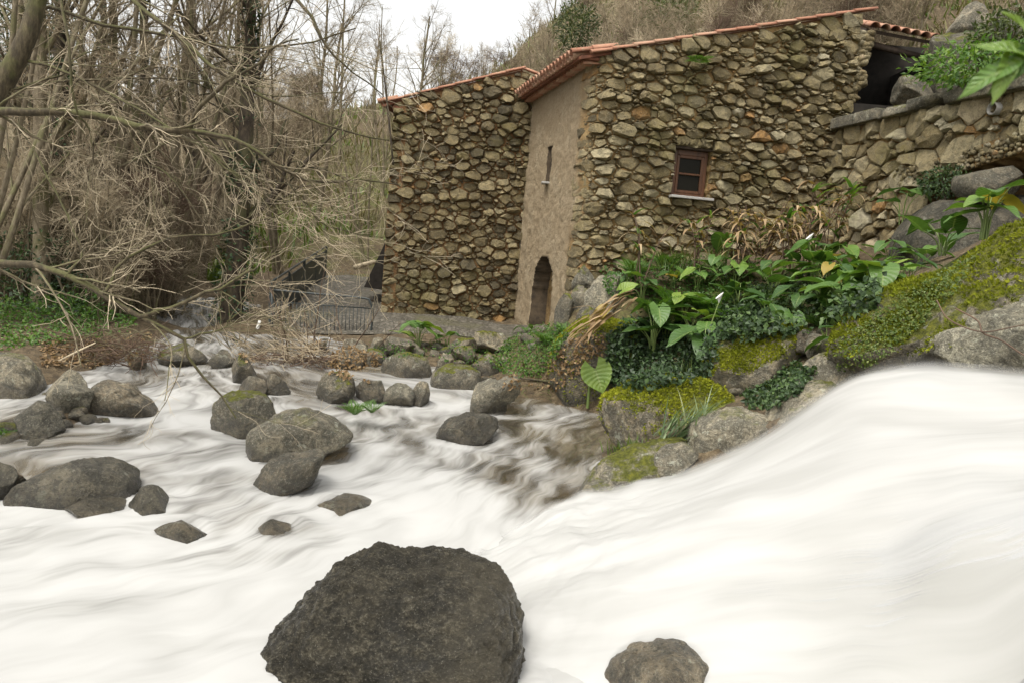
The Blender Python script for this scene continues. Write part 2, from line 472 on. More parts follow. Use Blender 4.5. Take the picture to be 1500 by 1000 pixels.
def mat_water(name, chute=False):
    """long-exposure white water: white froth drawn out along the flow over clear brown water"""
    t = NT(name)
    u = t.sep(t.uv()); f = t.attr('foam'); fade = t.attr('fade')
    wob = t.math('SUBTRACT', t.noise(t.pos(), .9, 2, .5), .5)
    if chute:
        x = t.math('ADD', u[0], t.math('MULTIPLY', wob, .10)); y = u[1]
        s1 = t.noise(t.comb(t.math('MULTIPLY', x, 7), t.math('MULTIPLY', y, .45)), 1.0, 2, .5)
        s2 = t.noise(t.comb(t.math('MULTIPLY', x, 30), t.math('MULTIPLY', y, .8)), 1.0, 2, .5)
        s3 = t.noise(t.comb(t.math('MULTIPLY', x, 110), t.math('MULTIPLY', y, 1.6)), 1.0, 1, .5)
    else:
        x = t.math('ADD', u[0], t.math('MULTIPLY', wob, .55)); y = t.math('ADD', u[1], t.math('MULTIPLY', wob, .5))
        s1 = t.noise(t.comb(t.math('MULTIPLY', x, 2.3), t.math('MULTIPLY', y, .75)), 1.0, 2, .5, .3)
        s2 = t.noise(t.comb(t.math('MULTIPLY', x, 8.5), t.math('MULTIPLY', y, 1.2)), 1.0, 2, .5, .25)
        s3 = t.noise(t.comb(t.math('MULTIPLY', x, 26), t.math('MULTIPLY', y, 2.4)), 1.0, 2, .5, .2)
    a1, a2, a3 = (.62, .30, .08) if chute else (.5, .34, .16)
    s = t.math('ADD', t.math('ADD', t.math('MULTIPLY', s1, a1), t.math('MULTIPLY', s2, a2)), t.math('MULTIPLY', s3, a3))
    k = t.math('ADD', f, t.math('MULTIPLY', t.math('SUBTRACT', s, .5), 2.6 if not chute else 1.3))
    k = t.rng(k, .12 if not chute else -.15, 1.05)
    white = t.mix(t.rng(s, .36, .62), (.455, .455, .44), (.55, .55, .537))
    bn = t.bump(s, .10 if chute else .18, .05)
    d = t.node('ShaderNodeBsdfDiffuse', Color=white, Normal=bn).outputs[0]
    trl = t.node('ShaderNodeBsdfTranslucent', Color=(.52, .52, .5, 1)).outputs[0]
    froth = t.mixs(.22, d, trl)
    tr = t.node('ShaderNodeBsdfTransparent', Color=(.66, .60, .47, 1) if not chute else (.7, .7, .64, 1)).outputs[0]
    gb = t.bump(t.math('ADD', s, t.math('MULTIPLY', s3, .5 if not chute else .05)), .9 if not chute else .4, .07)
    gl = t.node('ShaderNodeBsdfGlossy', Color=(.95, .95, .93, 1), Roughness=.2, Normal=gb).outputs[0]
    fr = t.node('ShaderNodeFresnel', IOR=1.33, Normal=gb).outputs[0]
    milk = t.mixs(t.rng(s2, .35, .7, .12, .5) if not chute else .75, tr, t.node('ShaderNodeBsdfDiffuse', Color=(.30, .26, .19, 1) if not chute else (.40, .40, .375, 1)).outputs[0])
    clear = t.mixs(t.math('MULTIPLY', fr, .9, clamp=True), milk, gl)
    sh = t.mixs(k, clear, froth)
    ft = t.rng(t.math('ADD', fade, t.math('MULTIPLY', t.math('SUBTRACT', s, .5), 1.0)), .1, .9)
    none = t.node('ShaderNodeBsdfTransparent', Color=(1, 1, 1, 1)).outputs[0]
    sh = t.mixs(ft, none, sh)
    return t.done(sh)

M = {}
M['granite'] = mat_granite('granite')
def mat_wetrock():
    t = NT('wet_dark_granite'); p = t.pos(); pm = t.mapv(p, (1, 1, 1.5), (0, .5, .3))
    a = t.noise(pm, 7, 6, .72, .5); b = t.noise(pm, 24, 6, .75, .4); c_ = t.noise(p, 75, 4, .75); d = t.noise(p, 1.7, 3, .6)
    col = t.ramp(b, [(.30, (.018, .016, .011)), (.46, (.065, .056, .036)), (.56, (.14, .122, .082)), (.68, (.33, .30, .22))])
    col = t.mix(t.rng(a, .42, .62, .75, 0), col, (.02, .018, .012))
    col = t.mix(t.rng(c_, .56, .68, 0, .65), col, (.40, .375, .29))
    col = t.mix(t.rng(c_, .46, .34, 0, .7), col, (.012, .011, .008))
    dry = t.rng(t.math('ADD', d, t.math('MULTIPLY', t.sep(t.obc())[0], .28)), .45, .75)       # the side clear of the spray
    col = t.mix(t.math('MULTIPLY', dry, .35), col, (.24, .21, .15))
    h = t.math('ADD', t.math('ADD', t.math('MULTIPLY', a, 1.2), t.math('MULTIPLY', b, .8)), t.math('MULTIPLY', c_, .3))
    nb = t.bump(h, 1.0, .20)
    nc = t.bump(t.math('ADD', t.math('MULTIPLY', a, 1.3), t.math('MULTIPLY', b, .7)), 1.0, .20)
    return t.done(t.pbsdf(Base_Color=col, Roughness=.75, Specular_IOR_Level=.25, Normal=nb, Coat_Weight=t.rng(d, .35, .6, .75, .35), Coat_Roughness=.06, Coat_Normal=nc))
M['wetrock'] = mat_wetrock()
M['ground'] = mat_ground()
M['cobble'] = mat_cobble()
M['stone'] = mat_stone()
M['mortar'] = mat_mortar('lime_mortar', False)
M['mortar_warm'] = mat_mortar('earth_mortar', True)
M['tile'] = mat_tile()
M['wood'] = mat_simple('varnished_wood', (.085, .034, .013), .45, .4, 14, aniso=(1, 1, .15))
M['darkwood'] = mat_simple('old_wood', (.045, .03, .02), .8, .5, 14, aniso=(1, 1, .2))
M['soffit'] = mat_simple('clay_soffit', (.16, .06, .032), .85, .5, 9)
M['sill'] = mat_simple('sill_slab', (.36, .35, .33), .6, .2, 30)
M['metal'] = mat_simple('painted_steel', (.028, .036, .036), .42, .25, 20)
M['pipe'] = mat_simple('pale_plastic', (.20, .19, .17), .5, .2, 20)
M['white'] = mat_simple('white_plastic', (.75, .74, .70), .5, .12, 20)
M['red'] = mat_simple('red_plastic', (.62, .10, .08), .5, .12, 20)
M['damp'] = mat_simple('shaded_inner_stone', (.06, .042, .024), .9, .6, 7, bump=.8)  # dark stone colour also holds the shade of the deep doorway and slit
M['dark'] = mat_simple('shade_dark_wall', (.022, .018, .014), .95, .5, 6)  # near-black: shade inside shed and drain pipe; the buttress uses it too
M['water'] = mat_water('stream_water')
M['chute'] = mat_water('falling_water', True)
M['bark'] = mat_bark('grey_bark', (.06, .046, .028), (.155, .125, .08), (.27, .23, .16), .55)
M['barkdark'] = mat_bark('dark_bark', (.018, .013, .009), (.05, .037, .024), (.11, .085, .055), .35)
M['mossbark'] = mat_bark('mossy_bark', (.022, .016, .009), (.062, .048, .026), (.15, .12, .07), .5)
M['twig'] = mat_simple('bare_twigs', (.30, .24, .155), .8, .45, 3.0, bump=0)
M['twigpale'] = mat_simple('pale_twigs', (.46, .385, .265), .75, .35, 3.0, bump=0)
M['twigred'] = mat_simple('reddish_twigs', (.105, .066, .042), .8, .4, 3.0, bump=0)
M['arum'] = mat_leaf('arum_leaf', [(0, (.02, .05, .012)), (.35, (.045, .10, .024)), (.65, (.10, .19, .035)), (1, (.25, .33, .05))], .46, .25, True)
M['fern'] = mat_leaf('fern_leaf', [(0, (.022, .055, .012)), (.4, (.055, .125, .022)), (.7, (.10, .20, .03)), (1, (.20, .29, .05))], .5, .35)
M['ivy'] = mat_leaf('ivy_leaf', [(0, (.008, .018, .007)), (.4, (.02, .042, .014)), (.7, (.04, .08, .022)), (1, (.09, .15, .035))], .55, .15)
t = NT('window_glass')
M['glass'] = t.done(t.pbsdf(Base_Color=(.012, .011, .008, 1), Roughness=.25, Specular_IOR_Level=.10))
M['grass'] = mat_leaf('grass_blade', [(0, (.03, .055, .012)), (.4, (.075, .125, .022)), (.7, (.14, .19, .04)), (1, (.27, .28, .09))], .5, .35)
M['strap'] = mat_leaf('strap_leaf', [(0, (.06, .10, .045)), (.4, (.11, .165, .075)), (.7, (.18, .24, .11)), (1, (.33, .33, .15))], .42, .25)
M['moss'] = mat_leaf('moss_fibre', [(0, (.05, .06, .006)), (.35, (.13, .155, .012)), (.65, (.26, .28, .025)), (1, (.40, .39, .055))], .85, .25, spec=.1)
M['dry'] = mat_leaf('dry_leaf', [(0, (.085, .05, .025)), (.35, (.20, .125, .06)), (.65, (.34, .235, .125)), (1, (.50, .39, .24))], .7, .25)
M['drygrass'] = mat_leaf('dry_grass', [(0, (.09, .078, .035)), (.35, (.16, .145, .065)), (.65, (.22, .20, .095)), (1, (.32, .29, .16))], .8, .2)
M['yellow'] = mat_leaf('yellowed_leaf', [(0, (.18, .15, .03)), (.5, (.30, .24, .045)), (1, (.36, .22, .06))], .5, .3)
M['ever'] = mat_leaf('evergreen_leaf', [(0, (.02, .032, .009)), (.4, (.045, .065, .017)), (.7, (.085, .11, .03)), (1, (.15, .18, .06))], .5, .25)
# ================================================================ TERRAIN
def water_z(y):
    return 1.46 - np.interp(y, [2.5, 4.5, 6.5, 7.9, 10.3, 13.8, 16, 20, 30], [2.56, 2.5, 2.40, 2.27, 2.15, 1.9, 1.75, 1.55, 1.2])

_cp = []
def land(px, py, Y, dz=0.0): 
    p = at(px, py, Y); _cp.append((p[0], p[1], p[2] + dz))
for a in [(850,430,12.9),(950,392,13.6),(1100,378,13.9),(1210,372,14.1),(1300,392,11.8),(1000,452,12.0),(1100,470,11.0),(1250,462,9.9),
          (905,520,11.6),(1000,545,10.5),(1090,560,9.5),(1150,540,9.2),(1250,505,8.5),(1330,452,8.0),(1400,402,7.8),(1490,352,7.5),(1600,330,7.4),
          (1450,500,6.9),(1350,520,7.0),(1050,610,8.4),(960,650,8.3),(1150,600,8.2),(1420,380,9.5),(1390,370,11),
          (780,520,13.5),(800,490,14.5),(740,535,13.4),(640,530,13.6),(560,525,13.8),(500,530,13.8),(450,540,13.6),(400,545,13.6),
          (100,500,11.7),(50,468,12.8),(0,425,14.2),(-150,470,12),(-100,540,11.0),(0,545,10.2),(60,600,8.9),(0,640,8.0),(-80,640,8.2),(-150,620,9),
          (185,482,13.4),(130,480,13.2),(215,462,14.8),(100,425,16.5),(230,440,18)]:
    land(*a)
# plaza, path and the ground round the mill
for x, y, z in [(-2.9,15.6,-.2),(-5.5,15.6,-.2),(-5.7,17.5,-.05),(-6.2,20,.2),(-4.4,15.5,-.25),(-1.2,15.5,-.12),(.2,15.8,-.02),(-2.5,17.5,0),(0.2,17,0),(-4.6,18,-.05),(-5,22,.3),(-3,22,.35),(-5.5,24.5,.5),(-6.5,29,.8),(-4,29,.9),
                (-1,20,.4),(2,19,.8),(4,18,1.8),(6.5,18,3.5),(9,16,4.6),(10,12,4.7),(-9,22,.3),(-13,20,.5),(-9,27,.6),(0,26,2.0),(8,22,5),(13,20,6),(-16,12,.3),(-16,25,1.0)]:
    _cp.append((x, y, z))
# stream bed
for x, y in [(-6.45,16),(-7.3,18.5),(-5.6,13.8),(-4.2,12),(-5.4,11.4),(-3,11),(-1.6,11),(-.3,11.2),(.8,11.0),(-4,9),(-5.7,8.8),(-2,9),(0,9),(.6,8.3),(-6.3,7.3),(-4,7),(-2,7),(0,7),
             (-8,6),(-6,5),(-3,5),(-1,5),(.6,5.6),(-9,4),(-4,3),(0,3.4),(-12,6)]:
    _cp.append((x, y, float(water_z(y)) - .38))
# rock body under the fall and round the camera
for a in [(1400,535,6.4),(1300,720,4.7),(1450,720,4.3),(1100,740,5.4),(1200,980,4.0)]: land(*a, dz=-.25)
for x, y, z in [(2.2,3.2,-.9),(4.5,3.4,.0),(0,1,-.9),(3,1,-.5),(-5,0,-1.6),(8,3,.6),(9,6,1.2),(-12,-2,-1.5),(8,-2,.3)]: _cp.append((x, y, z))
_cp = np.array(_cp)
_ch = [  # px, py, distance
    (1400,521,6.5),(1300,527,6.9),(1240,548,7.2),(1180,585,7.3),(1120,628,7.3),(1050,662,7.3),(980,690,7.3),(900,705,7.3),(840,722,7.2),(760,765,6.8),
    (1500,545,6.0),(1600,560,5.6),(1500,600,5.6),(1400,600,5.9),(1250,620,6.3),(1150,660,6.5),(1050,700,6.5),(950,735,6.5),(860,770,6.3),
    (1500,700,4.6),(1400,690,4.9),(1300,700,5.2),(1200,710,5.5),(1100,730,5.6),(1000,765,5.7),(900,810,5.6),(800,830,5.7),
    (1500,800,4.05),(1400,790,4.35),(1300,800,4.7),(1200,800,4.95),(1100,820,5.0),(1000,850,5.05),(900,890,5.0),
    (1500,900,3.75),(1400,900,4.0),(1300,890,4.3),(1200,880,4.55),(1500,1000,3.55),(1400,1000,3.75),(1300,1000,3.9),(1200,1000,4.05),(1100,1000,4.15),(1000,1000,4.3),(1100,900,4.55),(1000,930,4.6),(1650,900,3.3),(1650,700,4.2)]
_cw = np.array([at(*a) for a in _ch])
_C = TPS(_cw[:, :2], _cw[:, 2], .004)

_H = TPS(_cp[:, :2], _cp[:, 2], .02)

def hill(x, y):
    a = x / np.maximum(y, 1)
    T = np.interp(a, [-1.2, -.6, -.35, -.13, -.03, .05, .15, .3, .6, 1.2], [.17, .15, .155, .19, .25, .33, .42, .47, .55, .6])
    z0 = np.interp(a, [-.5, -.15, .05, .3, .6], [.6, .8, 1.8, 3.8, 5.0])
    y0 = np.interp(a, [-.4, -.15, .05, .3], [26, 27, 21, 18])
    yr = np.interp(a, [-.3, 0, .3], [70, 62, 46])
    top = T * yr + 1.0
    k = (y - y0) / (yr - y0)
    kk = np.where(k < 1, k, 1 + .15 * np.minimum(k - 1, 2))
    z = z0 + (top - z0) * kk
    n = fbm(xyz(x * .09, y * .09, 3.3), 4) * 1.1 * sstep(y0, y0 + 14, y)
    terr = .5 * np.sin(z * 1.9) * sstep(y0, y0 + 12, y) * .35
    return z + n + terr

def H(x, y, detail=True):
    x = np.asarray(x, float); y = np.asarray(y, float)
    x, y = np.broadcast_arrays(x, y)
    near = _H(np.stack([np.clip(x, -16, 13), np.clip(y, -2, 29)], -1))
    out = np.maximum(np.maximum(np.abs(x + 1.5) - 14.5, 0), 0)
    near = near + out * .1
    a = x / np.maximum(y, 1)
    y0 = np.interp(a, [-.4, -.15, .05, .3], [24, 25.5, 19.5, 17.0])
    w = sstep(y0, y0 + 5, y)
    z = near * (1 - w) + hill(x, y) * w
    yf = np.interp(x, [-.3, .05, 1, 3.1, 3.6, 4.6, 6], [4.5, 6.95, 7.5, 7.45, 6.7, 6.0, 4.5])
    k = (x > -.3) & (x < 6) & (y > 1.5) & (y < yf)
    if k.any():
        z = z.copy(); z[k] = np.minimum(z[k], _C(np.stack([x[k], np.maximum(y[k], 3.0)], -1)) - .2)
    if detail:
        z = z + .05 * fbm(xyz(x * 1.3, y * 1.3, 1.7), 4) + .02 * perlin(xyz(x * 6, y * 6, 5.1))
    return z

_hx = np.arange(-16, 16.01, .1); _hy = np.arange(2.4, 62, .1); _hg = []
def Hfast(x, y):
    if not _hg: _hg.append(H(*np.meshgrid(_hx, _hy, indexing='ij'), False))
    G = _hg[0]
    fx = np.clip((np.asarray(x) + 16) / .1, 0, len(_hx) - 1.001); fy = np.clip((np.asarray(y) - 2.4) / .1, 0, len(_hy) - 1.001)
    i, j = fx.astype(int), fy.astype(int); a, b = fx - i, fy - j
    return (G[i, j] * (1 - a) + G[i + 1, j] * a) * (1 - b) + (G[i, j + 1] * (1 - a) + G[i + 1, j + 1] * a) * b
def drop(px, py, ymin=5.0, ymax=60.0, fn=None):
    """where the sight line through a photo pixel meets the ground"""
    fn = fn or Hfast
    px = np.atleast_1d(np.asarray(px, float)); py = np.atleast_1d(np.asarray(py, float))
    d = ray(px, py); d = d / d[:, 1:2]
    ys = ymin * (ymax / ymin) ** np.linspace(0, 1, 160)
    X = CAM[0] + d[:, :1] * ys; Z = CAM[2] + d[:, 2:3] * ys; Yv = np.broadcast_to(ys, X.shape)
    below = Z < fn(X, Yv)
    i = np.where(below.any(1), below.argmax(1), len(ys) - 1)
    lo = ys[np.maximum(i - 1, 0)]; hi = ys[i]
    for _ in range(10):
        mid = (lo + hi) / 2
        b = (CAM[2] + d[:, 2] * mid) < fn(CAM[0] + d[:, 0] * mid, mid)
        hi = np.where(b, mid, hi); lo = np.where(b, lo, mid)
    x = CAM[0] + d[:, 0] * hi
    return np.stack([x, hi, fn(x, hi)], -1)

def drop_water(px, py):
    return drop(px, py, 2.5, 30, lambda x, y: water_z(y) + 0 * x)

def grid_axis(lo, f0, f1, hi, fine, ratio=1.13):
    mid = np.arange(f0, f1 + 1e-6, fine)
    a = []; v = f0; s = fine
    while v > lo: s *= ratio; v -= s; a.append(v)
    b = []; v = mid[-1]; s = fine
    while v < hi: s *= ratio; v += s; b.append(v)
    return np.array(a[::-1] + mid.tolist() + b)

gx = grid_axis(-400, -11, 9, 400, .085); gy = grid_axis(-30, 3.5, 21, 600, .085)
GX, GY = np.meshgrid(gx, gy, indexing='ij')
GZ = H(GX, GY)
wz = water_z(GY)
bed = sstep(-.02, -.15, GZ - wz - .02) * (GY < 20) * (np.abs(GX) < 13)
green = np.zeros_like(GZ)
def green_at(x0, y0, r, v): 
    global green
    green = np.maximum(green, v * np.exp(-((GX - x0) ** 2 + (GY - y0) ** 2) / (r * r)))
for a in [(1.0,13.8,2.2,.55),(3.5,11.5,2.5,.6),(5,8.5,2.2,.7),(-10,15.5,4,.55),(0,14.5,1.2,.45),(-4,24,3,.5)]: green_at(*a)
green = np.maximum(green, sstep(20, 30, GY) * (.38 + .25 * perlin(xyz(GX * .1, GY * .1, 9))))
ni, nj = GX.shape
ii, jj = np.meshgrid(np.arange(ni - 1), np.arange(nj - 1), indexing='ij')
def grid_faces(ni, nj):
    ii, jj = np.meshgrid(np.arange(ni - 1), np.arange(nj - 1), indexing='ij')
    b = (ii * nj + jj).ravel()
    return np.stack([b, b + nj, b + nj + 1, b + 1], -1)
obj('ground', mesh('ground', np.stack([GX, GY, GZ], -1).reshape(-1, 3), grid_faces(ni, nj), M['ground'], True,
    {'green': green.ravel(), 'bed': bed.ravel()}), kind='structure')

# cobbled path and yard, a sheet just above the ground
def path_sheet():
    L = np.array([(-4.55,15.3),(-4.75,16.5),(-5.2,19),(-5.6,21.5),(-6.1,24.3)])
    Rr = np.array([(.55,15.5),(.45,17.0),(-2.9,19.0),(-3.5,21.5),(-4.6,24.3)])
    K, N = 60, 24
    l = resample(L, K); r = resample(Rr, K); t = np.linspace(0, 1, N)
    P = l[:, None] * (1 - t[:, None]) + r[:, None] * t[:, None]
    edge = np.minimum(np.minimum(t, 1 - t)[None] * 30, np.linspace(0, 30, K)[:, None]).clip(0, 1)
    z = H(P[..., 0], P[..., 1]) + .006 + .03 * edge
    z = np.maximum(z, H(P[..., 0], P[..., 1], False) + .01 * edge)
    V = np.concatenate([P, z[..., None]], -1).reshape(-1, 3)
    obj('path', mesh('path', V, grid_faces(K, N), M['cobble']), kind='structure')
path_sheet()

# ================================================================ WATER
_sl = [  # streamlines of the brook: psi, points
    (0, [(-7.9,19),(-7.0,16),(-6.4,12),(-6.7,9.5),(-8.3,7.6),(-11,7)]),
    (1, [(-7.5,19),(-6.5,16),(-4.9,12),(-4.6,9),(-6.3,6.6),(-10,5)]),
    (2, [(-7.1,19),(-6,16),(-3.4,12),(-1.9,9.2),(-3.4,6.2),(-8,3.6)]),
    (3, [(1.4,12.4),(1.1,11.5),(0.2,10),(-.4,8.2),(-2.2,5.6),(-6,2.6)]),
    (4, [(2.6,11.5),(2.0,10.4),(1.3,8.6),(.8,7.2),(-.6,5),(-4,2)])]
_q = []; _v = []
for psi, pts in _sl:
    r = resample(np.array(pts, float), 14)
    s = np.concatenate([[0], np.cumsum(np.linalg.norm(np.diff(r, axis=0), axis=1))])
    if psi >= 3: s = s + 7
    for p, ss in zip(r, s): _q.append(p); _v.append((psi, ss))
_flow = TPS(_q, np.array(_v, float), .3)
_fp = [  # where the water is white (1) and where it runs clear and brown (0), photo pixels
    (0,800,1.05),(100,830,1.15),(250,830,1.15),(330,870,1.2),(60,900,1.2),(200,950,1.2),(450,790,1.0),(640,730,1.25),(700,780,1.25),(560,780,1.2),(850,860,1.3),(800,950,1.3),(950,960,1.2),
    (600,690,1.0),(560,650,.55),(480,740,.6),(700,670,.7),(760,700,.5),(800,730,.35),(820,690,.25),(860,640,.05),(830,620,.2),(790,600,.35),(850,600,.25),(740,640,.4),(640,600,.75),(560,600,.55),(700,600,.55),
    (440,590,.3),(420,570,.3),(520,585,.6),(620,590,.8),(250,610,1.0),(290,580,1.05),(240,660,.95),(270,640,1.0),(180,650,.4),(120,640,.2),(60,650,.3),(40,680,.6),(100,670,.4),
    (300,690,.6),(340,650,.4),(330,740,.7),(250,700,.7),(300,790,.9),(380,770,.6),(240,550,.5),(300,560,.6),(180,555,.6),(120,548,.9),(80,540,.8),(330,540,.35),(270,530,.25),(240,535,.4),(290,500,.55),(270,490,.5),
    (380,600,.5),(10,730,.8),(540,720,.7),(660,650,.6),(780,650,.3),(880,580,.1),(390,540,.2)]
_fw = drop_water([a[0] for a in _fp], [a[1] for a in _fp])
_fv = np.array([a[2] for a in _fp])
def foam_at(x, y):
    d2 = (x[..., None] - _fw[:, 0]) ** 2 + (y[..., None] - _fw[:, 1]) ** 2
    s = .10 + .0035 * _fw[:, 1] ** 2
    w = np.exp(-d2 / (2 * (1.6 * s) ** 2)) + 1e-7 / (d2 + .01)
    return (w * _fv).sum(-1) / w.sum(-1)

BOULDERS = []
def rock_depth(P):
    """how deep the nearest boulder top lies below each water point"""
    from mathutils.bvhtree import BVHTree
    out = np.full(len(P), 9.0)
    for o, v, f, c in BOULDERS:
        w = v + c; lo, hi = w.min(0) - .05, w.max(0) + .05
        k = np.where((P[:, 0] > lo[0]) & (P[:, 0] < hi[0]) & (P[:, 1] > lo[1]) & (P[:, 1] < hi[1]))[0]
        if not len(k): continue
        t = BVHTree.FromPolygons(w.tolist(), f.tolist())
        for i in k:
            h = t.ray_cast(Vector((P[i, 0], P[i, 1], 9.0)), Vector((0, 0, -1)))
            if h[0] is not None: out[i] = min(out[i], max(P[i, 2] - h[0].z, -.3))
    return out
ROCK_SPOTS = []   # (x, y, r) of boulders standing in the water, filled before the water is meshed
def make_water():
    wx = np.arange(-12.5, 3.0, .06); wy = np.concatenate([np.arange(2.2, 13, .06), np.arange(13, 19.5, .09)])
    X, Y = np.meshgrid(wx, wy, indexing='ij')
    fl = _flow(np.stack([X, Y], -1))
    psi, phi = fl[..., 0], fl[..., 1]
    fo = foam_at(X, Y)
    z = water_z(Y)
    a = .075 * fbm(np.stack([psi * 1.7, phi * .8, 0 * psi + .3], -1), 3) + .012 * fbm(np.stack([psi * 6, phi * 1.9, 0 * psi + 7.], -1), 3)
    z = z + a * (.35 + .65 * np.clip(fo, 0, 1)) * sstep(2, 6, Y)
    # water piles against the upstream side of boulders and sags behind them
    for x0, y0, r in ROCK_SPOTS:
        dx, dy = X - x0, Y - y0; d = np.hypot(dx, dy) / r
        ruff = np.exp(-((d - 1.0) / .35) ** 2)
        z = z + .05 * ruff * np.clip((dy / r), -.2, 1.0)
        fo = fo + .30 * ruff * np.clip(.3 - dy / r, 0, 1.2) * np.clip(fo + .3, 0, 1)
    uv = np.stack([psi, phi], -1).reshape(-1, 2)
    V = np.stack([X, Y, z], -1).reshape(-1, 3)
    keep = (z > H(X, Y, False) - .12)
    Fq = grid_faces(*X.shape)
    k = keep.ravel()[Fq].any(1)
    Fq = Fq[k]
    used = np.unique(Fq); ren = -np.ones(len(V), int); ren[used] = np.arange(len(used))
    depth = (z - H(X, Y, True)).ravel()[used]
    depth = np.minimum(depth, np.maximum(rock_depth(V[used]), 0))
    return obj('stream_water', mesh('stream_water', V[used], ren[Fq], M['water'], True,
        {'foam': fo.ravel()[used], 'fade': np.clip(.55 + depth * 10, -.2, 1.6)}, uv[used]), kind='structure')

# the fall: a sheet sliding from the lip on the right down to the pool
def make_chute():
    NU, NV = 150, 190
    # far edge (against the bank) and near edge of the sheet, running downstream
    far = resample(at(np.array([1640,1480,1400,1300,1240,1180,1120,1050,980,900,840,760,690]), np.array([575,540,519,524,545,581,623,657,685,700,717,760,800]), np.array([5.6,6.2,6.55,6.95,7.25,7.36,7.36,7.36,7.36,7.36,7.26,6.85,6.6]))[:, :2], NV)
    near = resample(np.array([(4.6,2.5),(3.6,2.6),(2.9,2.7),(2.4,2.9),(1.9,3.1),(1.5,3.3),(1.1,3.5),(.75,3.6),(.45,3.75),(.2,3.9),(0,4.1),(-.3,4.4),(-.5,4.7)]), NV)
    t = np.linspace(0, 1, NU)
    P = far[None] * (1 - t[:, None, None]) + near[None] * t[:, None, None]
    z = np.maximum(_C(P), water_z(P[..., 1]) - .03)
    T = np.broadcast_to(t[:, None], z.shape); S = np.broadcast_to(np.linspace(0, 1, NV)[None], z.shape)
    z = z + .016 * fbm(np.stack([T * 7, S * 1.6, 0 * T], -1), 4) * sstep(0, .1, T) + .05 * fbm(np.stack([T * 2.6, S * 3.2, 0 * T + 4], -1), 3) * sstep(.02, .3, T)
    # curling froth where the fall meets the pool
    z = z + .05 * fbm(np.stack([P[..., 0] * 2.2, P[..., 1] * 2.2, 0 * T + 9], -1), 4) * sstep(.45, .8, S)
    V = np.stack([P[..., 0], P[..., 1], z], -1)
    s_len = S * 7
    fade = .1 + sstep(0, .15, T) * 1.3
    fade = fade * (1 - sstep(.88, 1.0, S)) + 0
    fade = np.minimum(fade, np.clip(.55 + np.maximum(rock_depth(V.reshape(-1, 3)), 0).reshape(fade.shape) * 7, -.2, 2))
    for _ in range(3):
        e = np.pad(fade, 1, mode='edge'); fade = (e[:-2, 1:-1] + e[2:, 1:-1] + e[1:-1, :-2] + e[1:-1, 2:] + fade) / 5
    foam = .60 + .62 * sstep(.0, .22, T) + .25 * sstep(.45, .9, S) - .75 * sstep(.35, .8, T) * sstep(.66, .3, S) - .2 * sstep(.25, .5, T) * sstep(.5, .1, S)  # thinner foam on the near right also paints in its shaded grey
    return obj('waterfall', mesh('waterfall', V.reshape(-1, 3), grid_faces(NU, NV), M['chute'], True,
        {'foam': foam.ravel(), 'fade': fade.ravel()}, np.stack([T * 1.0, s_len], -1).reshape(-1, 2)), kind='structure')

# ================================================================ BOULDERS
_ico = {}
def ico(n):
    if n not in _ico:
        bm = bmesh.new(); bmesh.ops.create_icosphere(bm, subdivisions=n, radius=1.0)
        bm.verts.index_update()
        _ico[n] = (np.array([v.co[:] for v in bm.verts]), np.array([[v.index for v in f.verts] for f in bm.faces]))
        bm.free()
    return _ico[n]

def rock_shape(seed, sub=4, cuts=16, cut_lo=.50, cut_hi=.92, rough=.07, boxy=.0):
    g = np.random.default_rng(seed)
    v, f = ico(sub); v = v.copy()
    if boxy: v = np.sign(v) * np.abs(v) ** (1 - boxy)
    for _ in range(cuts):
        n = g.normal(size=3); n /= np.linalg.norm(n)
        d = g.uniform(cut_lo, cut_hi)
        e = np.maximum(v @ n - d, 0)
        v = v - (e * .97)[:, None] * n
    o = g.uniform(0, 90, 3)
    nn = v / np.linalg.norm(v, axis=1)[:, None]
    v = v + nn * (rough * .8 * fbm(v * 1.6 + o, 4) + rough * .4 * fbm(v * 5 + o, 4) - rough * .5 * np.maximum(0, .12 - np.abs(perlin(v * 2.1 + o + 31)))* 4)[:, None]
    return v, f

def boulder(x0, y0, x1, y1, label, seed=None, on='water', Y=None, tone=1.0, warm=.3, moss=0.0, wet=0.0, depth=.85, bury=.45, sub=4, rough=.07, boxy=0., cuts=14,
            name='boulder', cat='boulder', group=None, outline=None, tilt=0, mossgeo=0):
    """a rock that fills the photo box x0..x1, y0..y1 (y1 = where it meets water or ground)"""
    seed = seed if seed is not None else int(x0 * 7 + y0 * 13 + x1) % 99991
    cx = (x0 + x1) / 2
    if Y is None:
        p = (drop_water if on == 'water' else drop)(cx, y1)[0]
    else: p = at(cx, y1, min(Y, drop(cx, y1)[0, 1] + .12) if on == 'g' and Y < 13.95 and y0 > 300 else Y)
    Yd = p[1]
    w = (x1 - x0) * Yd / F; h = (y1 - y0) * Yd / F
    v, f = rock_shape(seed, sub, cuts, rough=rough, boxy=boxy)
    lo, hi = v.min(0), v.max(0)
    v = (v - (lo + hi) / 2) / (hi - lo)            # unit box
    dd = depth * max(w, min(h * 1.6, w * 1.4))
    full = h * (1 + bury)
    v = v * np.array([w, dd, full])
    ca, sa = math.cos(ROLL + tilt), math.sin(ROLL + tilt)
    v = np.stack([v[:, 0] * ca + v[:, 2] * sa, v[:, 1], -v[:, 0] * sa + v[:, 2] * ca], -1)
    c = at(cx, (y0 + y1) / 2 + bury * (y1 - y0) / 2, Yd) + np.array([0, dd * .32, 0])
    me = mesh(name, v, f, M['granite'], True)
    o = obj(name, me, None, c, label, cat, group)
    o['tone'] = tone; o['warm'] = warm; o['moss'] = moss; o['wet'] = wet
    if on == 'water': ROCK_SPOTS.append((c[0], c[1], max(w, dd) * .5))
    BOULDERS.append((o, v, f, c))
    return o

